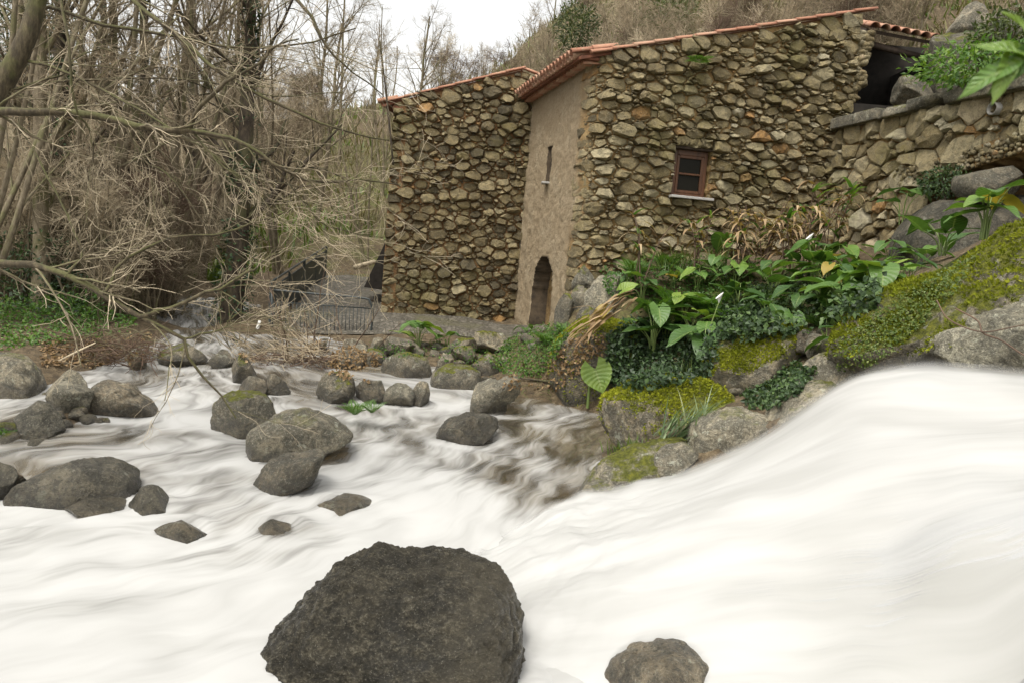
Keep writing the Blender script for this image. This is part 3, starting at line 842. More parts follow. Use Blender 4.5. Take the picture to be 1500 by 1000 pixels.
def outline_rock(poly, cpx, Y, depth, label, name='boulder', power=.62, sub=6, rough=.03, seed=1, hf=.25, facets=5, **kw):
    """a boulder with the traced outline at its real distance, rounded in depth"""
    poly = np.asarray(poly, float)
    v, f = ico(sub)
    ang_p = np.arctan2(-(poly[:, 1] - cpx[1]), poly[:, 0] - cpx[0])
    rad_p = np.hypot(poly[:, 0] - cpx[0], poly[:, 1] - cpx[1])
    o = np.argsort(ang_p); ang_p, rad_p = ang_p[o], rad_p[o]
    A = np.arctan2(v[:, 2], v[:, 0])
    rad = np.interp(A, np.concatenate([ang_p - 2 * math.pi, ang_p, ang_p + 2 * math.pi]), np.tile(rad_p, 3)) * Y / F
    s = np.hypot(v[:, 0], v[:, 2]); 
    k = np.clip(s, 0, 1) ** power
    u, w = rad * k * np.cos(A), rad * k * np.sin(A)
    y = np.sign(v[:, 1]) * np.abs(v[:, 1]) ** .8 * depth
    P = u[:, None] * RTV + w[:, None] * UPV + y[:, None] * np.array([0, 1.0, 0])
    g = np.random.default_rng(seed); off = g.uniform(0, 50, 3)
    n = P / (np.linalg.norm(P, axis=1)[:, None] + 1e-6)
    sc = rad_p.mean() * Y / F
    P = P + n * (sc * (rough * 1.2 * fbm(P / sc * 1.6 + off, 3) + rough * .9 * fbm(P / sc * 4.5 + off, 4) + rough * .6 * np.abs(fbm(P / sc * 10 + off, 4)) + rough * hf * fbm(P / sc * 24 + off, 3) - rough * 1.2 * np.maximum(0, .10 - np.abs(perlin(P / sc * 2.3 + off + 9))) * 6))[:, None]
    fl = facets if not isinstance(facets, int) else [(*v_, g.uniform(.66, .9)) for v_ in (g.normal(size=(facets, 3)) * (1, .6, .6) - (0, 1.0, 0))]
    for fc in fl:
        nv = np.array(fc[:3]); nv /= np.linalg.norm(nv)
        dd = P @ nv; e = np.maximum(dd - fc[3] * dd.max(), 0); P = P - (e * .9)[:, None] * nv
    P = P + n * (sc * rough * .35 * fbm(P / sc * 7 + off + 3, 4))[:, None]
    c = at(cpx[0], cpx[1], Y) 
    ob = obj(name, mesh(name, P, f, M['granite'], True), None, c, label, 'boulder')
    for k2, dv in (('tone', 1.0), ('warm', .3), ('moss', 0.), ('wet', 0.)): ob[k2] = kw.get(k2, dv)
    BOULDERS.append((ob, P, f, c))
    return ob
# foreground boulder and its half-drowned neighbour
big_rock = outline_rock([(318,1070),(346,992),(388,925),(440,882),(470,845),(500,822),(548,812),(600,818),(650,817),(705,822),(738,838),(757,865),(766,905),(770,950),(778,1000),(790,1080),(700,1200),(560,1220),(400,1180)],
             (575,985), 4.75, .62, 'large wet dark boulder with rough face rising from the foaming pool', power=.44, sub=7, rough=.036, seed=5, hf=.26, facets=[(-.6, -.8, .12, .92), (.22, -.95, .15, .86), (.0, -.75, .66, .86)], tone=.50, warm=.85, moss=0., wet=1.0)
outline_rock([(870,1030),(893,978),(915,962),(960,948),(1000,946),(1035,955),(1060,972),(1085,985),(1120,1040),(1000,1120),(900,1100)],
             (985,1025), 4.45, .35, 'low brown boulder half drowned by froth beside the large dark boulder', power=.7, sub=5, rough=.03, seed=8, tone=.75, warm=.75, wet=.7)
B = boulder
big_rock.data.materials[0] = M['wetrock']
def traced(poly, label, seed, depth=.42, Y=None, grow=.35, power=.55, rough=.045, sub=5, facets=4, **kw):
    """boulder traced from the photo, standing where its foot meets the water (or at distance Y), with a buried lower part"""
    P = np.array(poly, float); cx = (P[:, 0].min() + P[:, 0].max()) / 2; y1 = P[:, 1].max(); y0 = P[:, 1].min(); cy = (y0 + y1) / 2 + .08 * (y1 - y0)
    low = P[:, 1] > cy; P[low, 1] = cy + (P[low, 1] - cy) * (1 + 2 * grow)
    w = (P[:, 0].max() - P[:, 0].min())
    f = drop_water(cx, y1)[0, 1] if Y is None else min(Y, drop(cx, y1)[0, 1] + .1)
    d = depth * w * f / F
    o = outline_rock(P, (cx, cy), f + d * .55, d, label, power=power, sub=sub, rough=rough, seed=seed, facets=facets, **kw)
    if Y is None: ROCK_SPOTS.append((o.location[0], o.location[1], w * f / F * .5))
    return o
T_ = traced
T_([(314,604),(317,588),(328,577),(350,574),(376,575),(391,583),(399,602),(401,622),(372,632),(322,630)], 'block of grey rock in the stream with a bright moss cap', 21, moss=.24, tone=.75, warm=.35, wet=.15)
T_([(366,639),(370,627),(392,616),(426,601),(446,599),(465,607),(496,624),(518,642),(490,652),(457,662),(430,674),(392,676),(374,664)], 'broad rounded olive grey boulder standing in midstream', 33, tone=.82, warm=.4, rough=.035, moss=.05)
T_([(366,718),(384,692),(404,670),(434,668),(457,661),(475,665),(468,684),(434,708),(412,721),(384,721)], 'wedge shaped brownish boulder with foam sliding off its side', 41, tone=.72, warm=.65, wet=.3)
T_([(20,722),(36,704),(69,692),(99,678),(120,675),(150,677),(177,686),(192,698),(196,712),(190,740),(150,742),(105,740),(60,738),(28,734)], 'wide dark wet boulder with water running over its lip', 52, tone=.5, warm=.4, wet=.6, grow=.2)
T_([(636,641),(645,624),(669,612),(699,609),(731,615),(728,630),(700,640),(660,646)], 'dark angular wet stone at the mouth of the clear side branch', 66, tone=.5, warm=.6, wet=.5)
T_([(682,588),(690,573),(729,559),(759,551),(764,567),(742,586),(716,603),(690,602)], 'tilted pale grey slab at the edge of the rock bank, water curling past', 67, tone=.95, warm=.4, facets=5)
T_([(118,580),(123,560),(144,557),(168,565),(198,580),(229,600),(208,606),(170,606),(128,602)], 'long sloping brown slab reaching into the white stream', 73, tone=.8, warm=.9, wet=.15, depth=.35)
T_([(556,543),(562,527),(580,519),(608,517),(626,527),(631,544),(624,562),(598,570),(560,562)], 'largest rounded boulder of the rock bank, moss on its left edge', 94, Y=12.6, tone=.85, warm=.55, moss=.16, rough=.035)
T_([(619,572),(630,552),(668,533),(702,546),(704,572),(672,594),(626,588)], 'square block in the rock bank with a moss spotted top', 95, Y=12.2, tone=.72, warm=.5, moss=.2, facets=6)
T_([(470,582),(474,550),(498,545),(514,552),(518,575),(500,588)], 'mossy wedge stone at the waterline below the tan block', 92, tone=.6, warm=.55, moss=.2)
T_([(473,548),(488,520),(505,512),(532,534),(524,556),(490,560)], 'angular tan block beside the root tangle', 91, Y=12.9, tone=.85, warm=.95, facets=6)
T_([(-45,575),(-40,535),(-10,518),(30,522),(50,545),(54,580),(10,590)], 'big pale rounded boulder on the shingle bank under the bare branches', 71, Y=9.6, tone=1.0, warm=.45, moss=.06, rough=.035)

B(180,714,242,756,'small dark wet stone tucked against the wide dark boulder', tone=.6, wet=.6, seed=61)
B(78,738,178,760,'low flat wet stone in froth below the wide dark boulder', tone=.7, warm=.5, wet=.7, seed=62, bury=1.3)
B(218,768,297,787,'rounded stone just breaking the foam, brownish and wet', tone=.8, warm=.6, wet=.6, seed=63, bury=1.6)
B(342,776,445,794,'flat brown stone awash in foam in the middle of the brook', tone=.85, warm=.65, wet=.6, seed=64, bury=2)
B(442,737,552,755,'submerged brown ledge with silky water sliding over it', tone=.8, warm=.65, wet=.6, seed=65, bury=2)
B(58,545,126,584,'pale rough boulder beside the big pale boulder on the shingle', Y=9.2, on='g', tone=1.1, warm=.4, seed=72)
B(64,562,128,600,'flat grey stone leaning on the long brown slab', on='g', Y=8.8, tone=.75, warm=.2, seed=74, boxy=.2)
B(2,590,78,644,'smooth dark grey stone on the shingle by the water', Y=8.0, on='g', tone=.62, warm=.2, wet=.3, seed=75)
B(-34,682,12,730,'dark stone at the edge of the froth, partly out of view', tone=.55, wet=.5, seed=76)
B(2,688,28,722,'small orange tan stone beside the wide dark boulder', tone=1.0, warm=1.0, seed=77, name='stone', cat='stone')
B(182,519,208,538,'small round pale stone at the foot of the driftwood tangle', tone=1.15, warm=.6, seed=78, name='stone', cat='stone')
B(222,503,297,534,'flat mossy stone lying across the stream where it narrows', tone=.75, warm=.6, moss=.16, wet=.3, seed=79)
B(298,512,342,538,'dark stone by the ivied trunk, water white behind it', tone=.65, warm=.5, wet=.4, seed=80)
B(333,520,372,558,'mossy stone under the overhanging roots of the bank', tone=.6, warm=.6, moss=.12, wet=.3, seed=81)
B(342,552,388,578,'low brown stone below the root tangle, lapped by water', tone=.7, warm=.7, wet=.4, seed=82)
B(384,548,424,576,'dark stone under the root tangle with leaf litter on top', tone=.55, warm=.7, wet=.3, seed=83)
# the rock bank below the railing
B(529,512,565,545,'dark rounded stone with a moss crown in the rock bank', Y=13.0, on='g', tone=.7, warm=.6, moss=.2, seed=93)
B(560,562,607,592,'smooth grey stone at the waterline below the largest bank boulder', tone=.95, warm=.15, wet=.1, seed=96)
B(514,556,562,588,'broken brown stone at the waterline between two mossy stones', tone=.7, warm=.7, wet=.2, seed=97)
B(600,558,628,594,'narrow tan stone wedged between the grey stone and the square block', tone=.95, warm=.7, seed=98)
B(634,518,664,548,'small tan stone squeezed behind the square block', Y=13.1, on='g', tone=.95, warm=.8, seed=99)
B(688,516,737,552,'brown stone with moss spots right of the square block', Y=12.9, on='g', tone=.75, warm=.7, moss=.26, seed=100)
B(498,496,536,522,'tan stone at the top of the rock bank near the railing end', Y=13.8, on='g', tone=.95, warm=.9, seed=101)
B(510,504,540,524,'pale flat stone in the rock bank beside dry leaves', Y=13.4, on='g', tone=1.1, warm=.5, seed=102)
B(540,494,562,514,'little pale upright stone at the top of the rock bank', Y=13.6, on='g', tone=1.1, warm=.6, seed=103, name='stone', cat='stone')
B(558,496,606,516,'flat brown stone under the arum in the rock bank', Y=13.7, on='g', tone=.75, warm=.7, seed=104)
B(654,494,702,514,'low mossy stone at the edge of the cobbled yard', Y=14.2, on='g', tone=.85, warm=.8, moss=.2, seed=105)
B(690,486,748,513,'flat tan mossy stone by the yard edge, foot of the dark wall', Y=14.4, on='g', tone=.95, warm=.8, moss=.22, seed=106)
B(440,498,474,528,'brown stone half hidden by bare stems near the railing', Y=13.7, on='g', tone=.7, warm=.8, seed=107)
B(660,505,700,530,'small mossy tan stone above the square block', Y=13.6, on='g', tone=.85, warm=.8, moss=.24, seed=108)
# right bank
outline_rock([(808,560),(806,530),(812,505),(838,478),(870,462),(905,470),(930,480),(945,510),(950,560),(930,600),(860,605),(818,590)], (878,535), 11.7, .55,
             'large mossy boulder under the heap of dry leaves', power=.55, sub=5, rough=.05, seed=12, tone=.62, warm=.75, moss=.36)
B(855,402,928,462,'pale squarish boulder on top of the bank by the arched doorway', Y=12.3, on='g', tone=1.05, warm=.35, seed=111, boxy=.3, sub=5)
B(838,388,872,425,'grey stone with moss behind the pale squarish boulder', Y=12.9, on='g', tone=.9, warm=.4, moss=.25, seed=112, boxy=.2)
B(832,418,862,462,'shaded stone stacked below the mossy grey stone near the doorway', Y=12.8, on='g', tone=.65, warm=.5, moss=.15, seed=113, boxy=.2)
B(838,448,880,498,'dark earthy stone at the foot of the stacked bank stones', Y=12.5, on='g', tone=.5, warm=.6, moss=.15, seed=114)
B(812,430,842,480,'dark stone against the foot of the plastered wall', Y=13.3, on='g', tone=.5, warm=.5, moss=.2, seed=115)
outline_rock([(880,600),(884,582),(915,566),(960,557),(1010,555),(1050,564),(1078,580),(1085,610),(1060,650),(1000,670),(930,665),(890,640)], (980,612), 9.0, .5,
             'long low boulder with a thick moss blanket above the clear water', power=.6, sub=6, rough=.05, seed=15, tone=1.0, warm=.75, moss=.40)
outline_rock([(1036,545),(1044,515),(1068,492),(1100,480),(1140,474),(1172,482),(1188,510),(1190,550),(1160,590),(1100,600),(1050,580)], (1112,538), 9.5, .5,
             'domed boulder half covered in moss between ivy and arum plants', power=.6, sub=6, rough=.05, seed=16, tone=.9, warm=.7, moss=.36)
B(1164,483,1198,508,'small brown round stone beside the domed mossy boulder', Y=9.1, on='g', tone=.7, warm=1.0, seed=121, name='stone', cat='stone')
B(1184,490,1218,518,'small grey flat stone beside the brown round stone', Y=8.9, on='g', tone=.75, warm=.5, seed=122, name='stone', cat='stone')
outline_rock([(985,680),(1000,640),(1025,616),(1065,600),(1105,602),(1140,622),(1160,660),(1130,720),(1040,730),(990,710)], (1068,668), 7.75, .45,
             'pale speckled granite boulder with the edge of the fall sliding over it', power=.6, sub=6, rough=.035, seed=17, tone=1.12, warm=.35, moss=.06)
outline_rock([(828,745),(835,716),(870,690),(910,664),(950,650),(1000,640),(1030,655),(1040,690),(1000,740),(900,760)], (930,712), 7.75, .35,
             'long pale ledge with a green algae rim where the fall meets the clear branch', power=.6, sub=6, rough=.03, seed=18, tone=1.0, warm=.4, moss=.26)
outline_rock([(1120,640),(1138,600),(1160,572),(1195,556),(1230,560),(1250,590),(1240,630),(1180,660)], (1185,608), 7.65, .4, 'pale granite boulder at the brink of the fall under trailing ivy', power=.6, sub=5, rough=.04, seed=123, tone=1.15, warm=.4, moss=.1)
outline_rock([(1172,570),(1182,540),(1205,522),(1240,518),(1280,520),(1310,535),(1300,560),(1240,590)], (1235,552), 7.75, .4, 'pale sloping granite ledge below the arum clump', power=.6, sub=5, rough=.04, seed=124, tone=1.15, warm=.5, moss=.14)
outline_rock([(1330,520),(1350,480),(1375,440),(1420,400),(1470,365),(1530,320),(1650,290),(1700,420),(1680,560),(1560,600),(1420,590),(1345,560)], (1520,470), 7.0, .8,
             'great sloping rock under a thick blanket of yellow green moss', power=.6, sub=6, rough=.05, seed=19, tone=.85, warm=.5, moss=.46)
outline_rock([(1378,520),(1385,495),(1420,478),(1460,450),(1500,428),(1580,400),(1680,430),(1660,540),(1560,580),(1440,570)], (1520,500), 6.45, .5,
             'wet silvery rock slab beside the lip of the fall', power=.6, sub=6, rough=.05, seed=20, tone=1.5, warm=.0, wet=.55)
outline_rock([(1228,520),(1240,490),(1270,455),(1320,425),(1380,400),(1420,430),(1420,500),(1380,550),(1300,570),(1240,560)], (1330,495), 7.45, .7,
             'gently sloping mossy ledge between the arum clump and the lip of the fall', power=.6, sub=6, rough=.06, seed=22, tone=.8, warm=.6, moss=.40)
B(1318,500,1352,532,'pale wet stone at the very lip of the fall', Y=6.95, on='g', tone=1.2, warm=.3, wet=.3, seed=125, name='stone', cat='stone')
B(958,652,1036,704,'speckled granite stone wedged between the mossy ledge and the pale granite boulder', Y=7.45, on='x', tone=.9, warm=.4, seed=127, sub=5, cuts=8, moss=.05)
make_water()
make_chute()
# loose stones on the shingle bank at the left and in the rock bank
def loose_stones(boxes, label, group, n, seed, size, tone=(.6, 1.1)):
    g = np.random.default_rng(seed)
    protos = []
    for k in range(4):
        v, f = rock_shape(900 + seed * 7 + k, 2, 9, rough=.05)
        protos.append(mesh('stone', v * np.array([.5, .42, .3]), f, M['granite']))
    for i in range(n):
        b = boxes[i % len(boxes)]
        p = drop(g.uniform(b[0], b[2]), g.uniform(b[1], b[3]))[0]
        s = g.uniform(*size) * (1 if g.random() < .75 else 1.5)
        tn = g.uniform(*tone); ms = .16 if g.random() < .4 else 0.
        adj = ('mossy ' if ms else '') + ('dark ' if tn < tone[0] + (tone[1] - tone[0]) * .35 else 'pale ' if tn > tone[0] + (tone[1] - tone[0]) * .7 else 'brown ')
        o = obj('stone', protos[i % 4], None, p + np.array([0, 0, .08 * s]), adj + label, 'stone', group)
        o.scale = (s, s * g.uniform(.8, 1.1), s * g.uniform(.7, 1.1)); o.rotation_euler = (g.uniform(-.3, .3), g.uniform(-.3, .3), g.uniform(0, 6.28))
        o['tone'] = tn; o['warm'] = g.uniform(.3, 1); o['moss'] = ms; o['wet'] = 0.1
loose_stones([(0,570,160,625),(60,590,190,650),(0,630,60,665)], 'fist sized stone lying on the shingle bank', 'loose stones on the shingle bank', 60, 1, (.10, .26))
loose_stones([(470,500,740,560),(560,505,760,545),(480,560,640,590)], 'small stone filling gaps in the rock bank', 'small stones packed in the rock bank', 70, 2, (.14, .34))
loose_stones([(1150,480,1240,520),(1000,560,1180,590),(830,440,900,500),(760,480,830,520)], 'small stone lying among plants on the garden bank', 'small stones on the garden bank', 30, 3, (.12, .28), (.5, .9))
# ================================================================ RUBBLE MASONRY
def clip_poly(P, n, d):
    out = []
    k = len(P)
    for i in range(k):
        a, b = P[i], P[(i + 1) % k]
        da, db = a[0] * n[0] + a[1] * n[1] - d, b[0] * n[0] + b[1] * n[1] - d
        if da <= 0: out.append(a)
        if (da < 0) != (db < 0) and abs(da - db) > 1e-12:
            t = da / (da - db); out.append((a[0] + (b[0] - a[0]) * t, a[1] + (b[1] - a[1]) * t))
    return out

def pack_stones(u0, u1, v0, v1, inside, rmin, rmax, tries, seed, aspect=1.75, fill=.78):
    """random stones of very different size, returned as (centre, polygon, radius)"""
    g = np.random.default_rng(seed)
    P = np.zeros((0, 2)); Rr = np.zeros(0); pl = []; rl = []
    radii = np.sort(rmin + (rmax - rmin) * g.beta(.8, 4.6, tries))[::-1]
    pts = np.stack([g.uniform(u0, u1, tries), g.uniform(v0, v1, tries)], -1)
    ok = inside(pts[:, 0], pts[:, 1])
    for p, r, k in zip(pts, radii, ok):
        if not k: continue
        q = p * (1, aspect)
        if len(pl):
            d = np.hypot(P[:len(pl), 0] - q[0], P[:len(pl), 1] - q[1])
            if (d < (Rr[:len(pl)] + r * aspect ** .5) * fill).any(): continue
        if len(pl) >= len(P):
            P = np.concatenate([P, np.zeros((400, 2))]); Rr = np.concatenate([Rr, np.zeros(400)])
        P[len(pl)] = q; Rr[len(pl)] = r * aspect ** .5; pl.append(q); rl.append(r)
    P = np.array(pl); Rr = np.array(rl) * aspect ** .5
    out = []
    for i in range(len(P)):
        d2 = ((P - P[i]) ** 2).sum(1); idx = np.argsort(d2)[1:22]
        R0 = Rr[i] * 2.5
        th = np.arange(10) * 2 * math.pi / 10 + g.uniform(0, .6)
        rr = R0 * g.uniform(.6, 1.12, 10)
        poly = [(P[i][0] + a * math.cos(t), P[i][1] + a * math.sin(t)) for a, t in zip(rr, th)]
        for j in idx:
            n = P[j] - P[i]
            d = (P[j] @ P[j] - P[i] @ P[i] + Rr[i] ** 2 - Rr[j] ** 2) / 2
            poly = clip_poly(poly, n, d)
            if len(poly) < 3: break
        if len(poly) < 3: continue
        poly = np.array(poly) / (1, aspect)
        poly = poly + .055 * np.stack([perlin(xyz(poly[:, 0] * 3.1, poly[:, 1] * 3.1, 2.2)), perlin(xyz(poly[:, 0] * 3.1, poly[:, 1] * 3.1, 8.8))], -1)
        if abs((poly[:, 0] * np.roll(poly[:, 1], -1) - poly[:, 1] * np.roll(poly[:, 0], -1)).sum()) < .0016: continue
        out.append((P[i] / (1, aspect), poly, rl[i]))
    return out

def stone_mesh(poly, mapf, g, prot, gap, N=9):
    c = poly.mean(0)
    # keep the real corners; split the longest sides until there are N points
    q = [v for v in poly]
    while len(q) > N:
        L = [np.linalg.norm(q[(k + 1) % len(q)] - q[k]) for k in range(len(q))]; k = int(np.argmin(L)); q[k] = (q[k] + q[(k + 1) % len(q)]) / 2; q.pop((k + 1) % len(q))
    while len(q) < N:
        L = [np.linalg.norm(q[(k + 1) % len(q)] - q[k]) for k in range(len(q))]; k = int(np.argmax(L)); q.insert(k + 1, (q[k] + q[(k + 1) % len(q)]) / 2 + g.normal(0, L[k] * .07, 2))
    q = np.array(q)
    rad = np.linalg.norm(q - c, axis=1).mean()
    k = max(.55, 1 - gap / max(rad, 1e-3))
    q = c + (q - c) * k * g.uniform(.90, 1.06, (N, 1))
    tilt = g.normal(0, .38, 2) + np.array([0, -.42])
    def hgt(p): return prot * (1 + np.clip(((p - c) / rad) @ tilt, -.75, .75))
    top = g.uniform(.6, .93)
    r0 = mapf(q, np.full(N, -.05))
    r1 = mapf(c + (q - c) * 1.0, hgt(q) * g.uniform(.35, .75, N))
    q2 = c + (q - c) * top + g.normal(0, rad * .09, (N, 2))
    r2 = mapf(q2, hgt(q2) * g.uniform(.85, 1.2, N))
    cc = (c + g.normal(0, rad * .12, 2))[None]
    r3 = mapf(cc, hgt(cc) * 1.08)
    V = np.concatenate([r0, r1, r2, r3])
    Fc = []
    for a in (0, N):
        for i in range(N):
            j = (i + 1) % N; Fc.append((a + i, a + j, a + N + j, a + N + i))
    Fc += [(2 * N + i, 2 * N + (i + 1) % N, 3 * N) for i in range(N)]
    return V, Fc

def lay_stones(wall, stones, mapf, seed, prot=(.015, .065), gap=(.008, .022), limit=300, tone_shift=0., mat=None, protf=None, smallname='small_stones', flip=False):
    g = np.random.default_rng(seed)
    stones = sorted(stones, key=lambda s: -s[2])
    rest = MB()
    for k, (c, poly, r) in enumerate(stones):
        pr = g.uniform(*prot) * (.6 + 3.0 * min(r, .2)) * (protf(c) if protf else 1)
        V, Fc = stone_mesh(poly, mapf, g, pr, g.uniform(*gap))
        if flip: Fc = [f[::-1] for f in Fc]
        tone = np.clip(g.beta(2.2, 2.6) + tone_shift, 0, .95)
        if g.random() < .025: tone = 1.0
        if k < limit:
            ctr = V.mean(0)
            me = mesh('stone', V - ctr, Fc, mat or M['stone'], False, {'tone': np.full(len(V), tone)})
            obj('stone', me, wall, ctr - np.array(wall_origin(wall)))
        else: rest.add(V, Fc, tone)
    if rest.n:
        o = rest.build(smallname, mat or M['stone'], wall, None, False, kind='stuff')
        o.location = [-c for c in wall_origin(wall)]

def wall_origin(w):
    v = Vector(w.location)
    if w.parent: v = v + Vector(w.parent.location)
    return v[:]

class PlanWall:
    """a wall that follows a plan line; (s, z) -> world"""
    def __init__(s, pts, K=160):
        p = np.asarray(pts, float)
        L = np.concatenate([[0], np.cumsum(np.linalg.norm(np.diff(p, axis=0), axis=1))])
        s.L = L[-1]; s.S = L; s.P = p
    def pos(s, u):
        return np.stack([np.interp(u, s.S, s.P[:, 0]), np.interp(u, s.S, s.P[:, 1])], -1)
    def nrm(s, u):
        e = .06; u = np.clip(u, e, s.L - e)
        d = s.pos(np.clip(u + e, 0, s.L)) - s.pos(np.clip(u - e, 0, s.L))
        d /= np.linalg.norm(d, axis=-1, keepdims=True)
        return np.stack([-d[..., 1], d[..., 0]], -1)
    def map(s, q, h):
        q = np.asarray(q, float)
        p = s.pos(q[..., 0]) + s.nrm(q[..., 0]) * np.asarray(h)[..., None]
        return np.concatenate([p, q[..., 1:2]], -1)
    def find(s, px, py, umin=0, umax=None):
        """(s, z) of the wall point seen at a photo pixel"""
        umax = umax or s.L
        us = np.linspace(umin, umax, 4000); p = s.pos(us)
        d = ray(px, py); a = p[:, 0] * d[1] - p[:, 1] * d[0]
        i = np.argmin(np.abs(a)); Y = p[i, 1]
        return us[i], CAM[2] + d[2] * Y / d[1]

def wall_sheet(name, W, u0, u1, zb, topf, mat, parent, holes=(), plaster=None, du=.05, amp=.018, thick=.35, seed=0):
    """the mortar face of a wall: displaced sheet with recessed openings, a top and a back"""
    nu = int((u1 - u0) / du) + 2; us = np.linspace(u0, u1, nu)
    tops = topf(us); nz = int((tops.max() - zb) / du) + 2
    t = np.linspace(0, 1, nz)
    U = np.broadcast_to(us[:, None], (nu, nz)); Z = zb + (tops[:, None] - zb) * t[None]
    P3 = W.map(np.stack([U, Z], -1), 0 * U)
    h = amp * fbm(P3 * 4.5 + seed, 4) + amp * .5 * fbm(P3 * 15 + seed, 3)
    jag = .035 * fbm(P3 * 7 + 3, 3)
    for f, depth in holes:
        jj_ = jag * (0 if depth > .3 else 1)
        h = np.where(f(U + jj_, Z + jj_ * .6), -depth + h * .4, h)
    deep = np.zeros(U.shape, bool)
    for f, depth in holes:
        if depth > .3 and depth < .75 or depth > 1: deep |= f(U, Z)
    V = W.map(np.stack([U, Z], -1), h)
    Vb = W.map(np.stack([U, Z], -1)[:, [0, -1]], np.full((nu, 2), -thick))
    n = nu * nz
    Fq = [tuple(f[::-1]) for f in grid_faces(nu, nz)]
    A = np.concatenate([V.reshape(-1, 3), Vb.reshape(-1, 3)])
    for i in range(nu - 1):
        ft0, ft1 = i * nz + nz - 1, (i + 1) * nz + nz - 1
        b0, b1 = n + i * 2, n + (i + 1) * 2
        Fq.append((ft0, ft1, b1 + 1, b0 + 1)); Fq.append((b0 + 1, b1 + 1, b1, b0))
    for i in (0, nu - 1):
        Fq.append(tuple([i * nz + j for j in range(nz)] + [n + i * 2 + 1, n + i * 2]))
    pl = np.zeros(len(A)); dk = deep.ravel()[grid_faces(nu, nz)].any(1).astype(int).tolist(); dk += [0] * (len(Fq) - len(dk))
    if plaster is not None: pl[:n] = plaster(U, Z).ravel()
    o0 = np.array(parent.location)
    return obj(name, mesh(name, A - o0, Fq, None, True, {'plaster': pl}, mats=[mat, M['damp']], midx=dk), parent)  # second material darkens deep openings in place of shade

# ---------------------------------------------------------------- main mill block
A_ = at(858, 250, 14.0)[:2]; B_ = at(1254, 85, 14.9)[:2]; J_ = at(759, 300, 18.4)[:2]
def fillet(B, A, J, r, n=14):
    a = A + (B - A) / np.linalg.norm(B - A) * r; c = A + (J - A) / np.linalg.norm(J - A) * r
    t = np.linspace(0, 1, n)[:, None]
    return (1 - t) ** 2 * a + 2 * t * (1 - t) * A + t * t * c
mill_path = np.concatenate([[B_], fillet(B_, A_, J_, .55), [J_]])
MW = PlanWall(mill_path)
sA = np.linalg.norm(B_ - A_) - .2
EAVE = float(at(868, 72, 14.0)[2]) - .10
TOPB = float(at(1262, 16, 14.9)[2]) - .06
def mill_top(u):
    return np.interp(u, [0, sA + .25, MW.L], [TOPB, EAVE, EAVE])
mill = thing('mill_house', (4.0, 14.6, 0), 'tall rubble stone mill with a wooden window and sloping tiled roof', 'house')
wl_, wt_ = MW.find(992, 217); wr_, wb_ = MW.find(1034, 291)
win = (min(wl_, wr_) - .0, max(wl_, wr_) + .0, wb_, wt_)
d0, dz0 = MW.find(804, 470); d1, dz1 = MW.find(776, 470); dtop = MW.find(790, 376)[1]
s0, sz0 = MW.find(809, 215); s1, sz1 = MW.find(799, 268)
def in_window(U, Z): return (U > win[0] - .03) & (U < win[1] + .03) & (Z > win[2] - .03) & (Z < win[3] + .03)
def in_door(U, Z):
    c = (d0 + d1) / 2; hw = abs(d1 - d0) / 2; sp = dtop - hw * 1.1
    e = ((U - c) / hw) ** 2 + (np.maximum(Z - sp, 0) / (dtop - sp)) ** 2
    return (np.abs(U - c) < hw) & (e < 1) & (Z > -.6)
def in_slit(U, Z):
    return (U > min(s0, s1)) & (U < max(s0, s1)) & (Z > sz1) & (Z < sz0)
def plaster_mask(U, Z):
    n = fbm(xyz(U * 2.2, Z * 1.4, 2.0), 3)
    return sstep(sA + .12, sA + .75, U + .3 * n) * ~(in_door(U, Z) | in_slit(U, Z))
mill_wall = wall_sheet('wall', MW, 0, MW.L, -.5, mill_top, M['mortar'], mill, [(in_window, .20), (in_door, 1.1), (in_slit, .4)], plaster_mask, .042, .022)
def near_hole(U, Z):
    return ~((U > win[0] - .04) & (U < win[1] + .04) & (Z > win[2] - .07) & (Z < win[3] + .06))
def front_in(U, Z):
    return (Z < mill_top(U) - .10) & near_hole(U, Z) & (U < sA + .30) & (Z > .9)
st = pack_stones(.02, sA + .32, .8, TOPB, front_in, .022, .20, 34000, 5)
def trim_to_window(st):
    out = []
    a, b_, c_, d_ = win[0] - .02, win[1] + .02, win[2] - .04, win[3] + .04
    for ctr, poly, r in st:
        sep = [a - ctr[0], ctr[0] - b_, c_ - ctr[1], ctr[1] - d_]; k = int(np.argmax(sep))
        if sep[k] < .015: continue
        n, dd = [((1, 0), a), ((-1, 0), -b_), ((0, 1), c_), ((0, -1), -d_)][k]
        if ((poly[:, 0] > a) & (poly[:, 0] < b_) & (poly[:, 1] > c_) & (poly[:, 1] < d_)).any() or abs(ctr[0] - (a + b_) / 2) < .6 and abs(ctr[1] - (c_ + d_) / 2) < .7:
            poly = np.array(clip_poly([tuple(v) for v in poly], n, dd))
        if len(poly) >= 3: out.append((ctr, poly, r))
    return out
st = trim_to_window(st)
lay_stones(mill_wall, st, MW.map, 6, (.035, .14), (.003, .024), 300, 0., protf=lambda c: 1 - .75 * float(sstep(sA - .15, sA + .3, c[0])), flip=True)
def end_in(U, Z):
    return (Z < EAVE - .25) & ~in_door(U, Z) & ~in_slit(U, Z) & (U > sA + .25) & (Z > -.3)
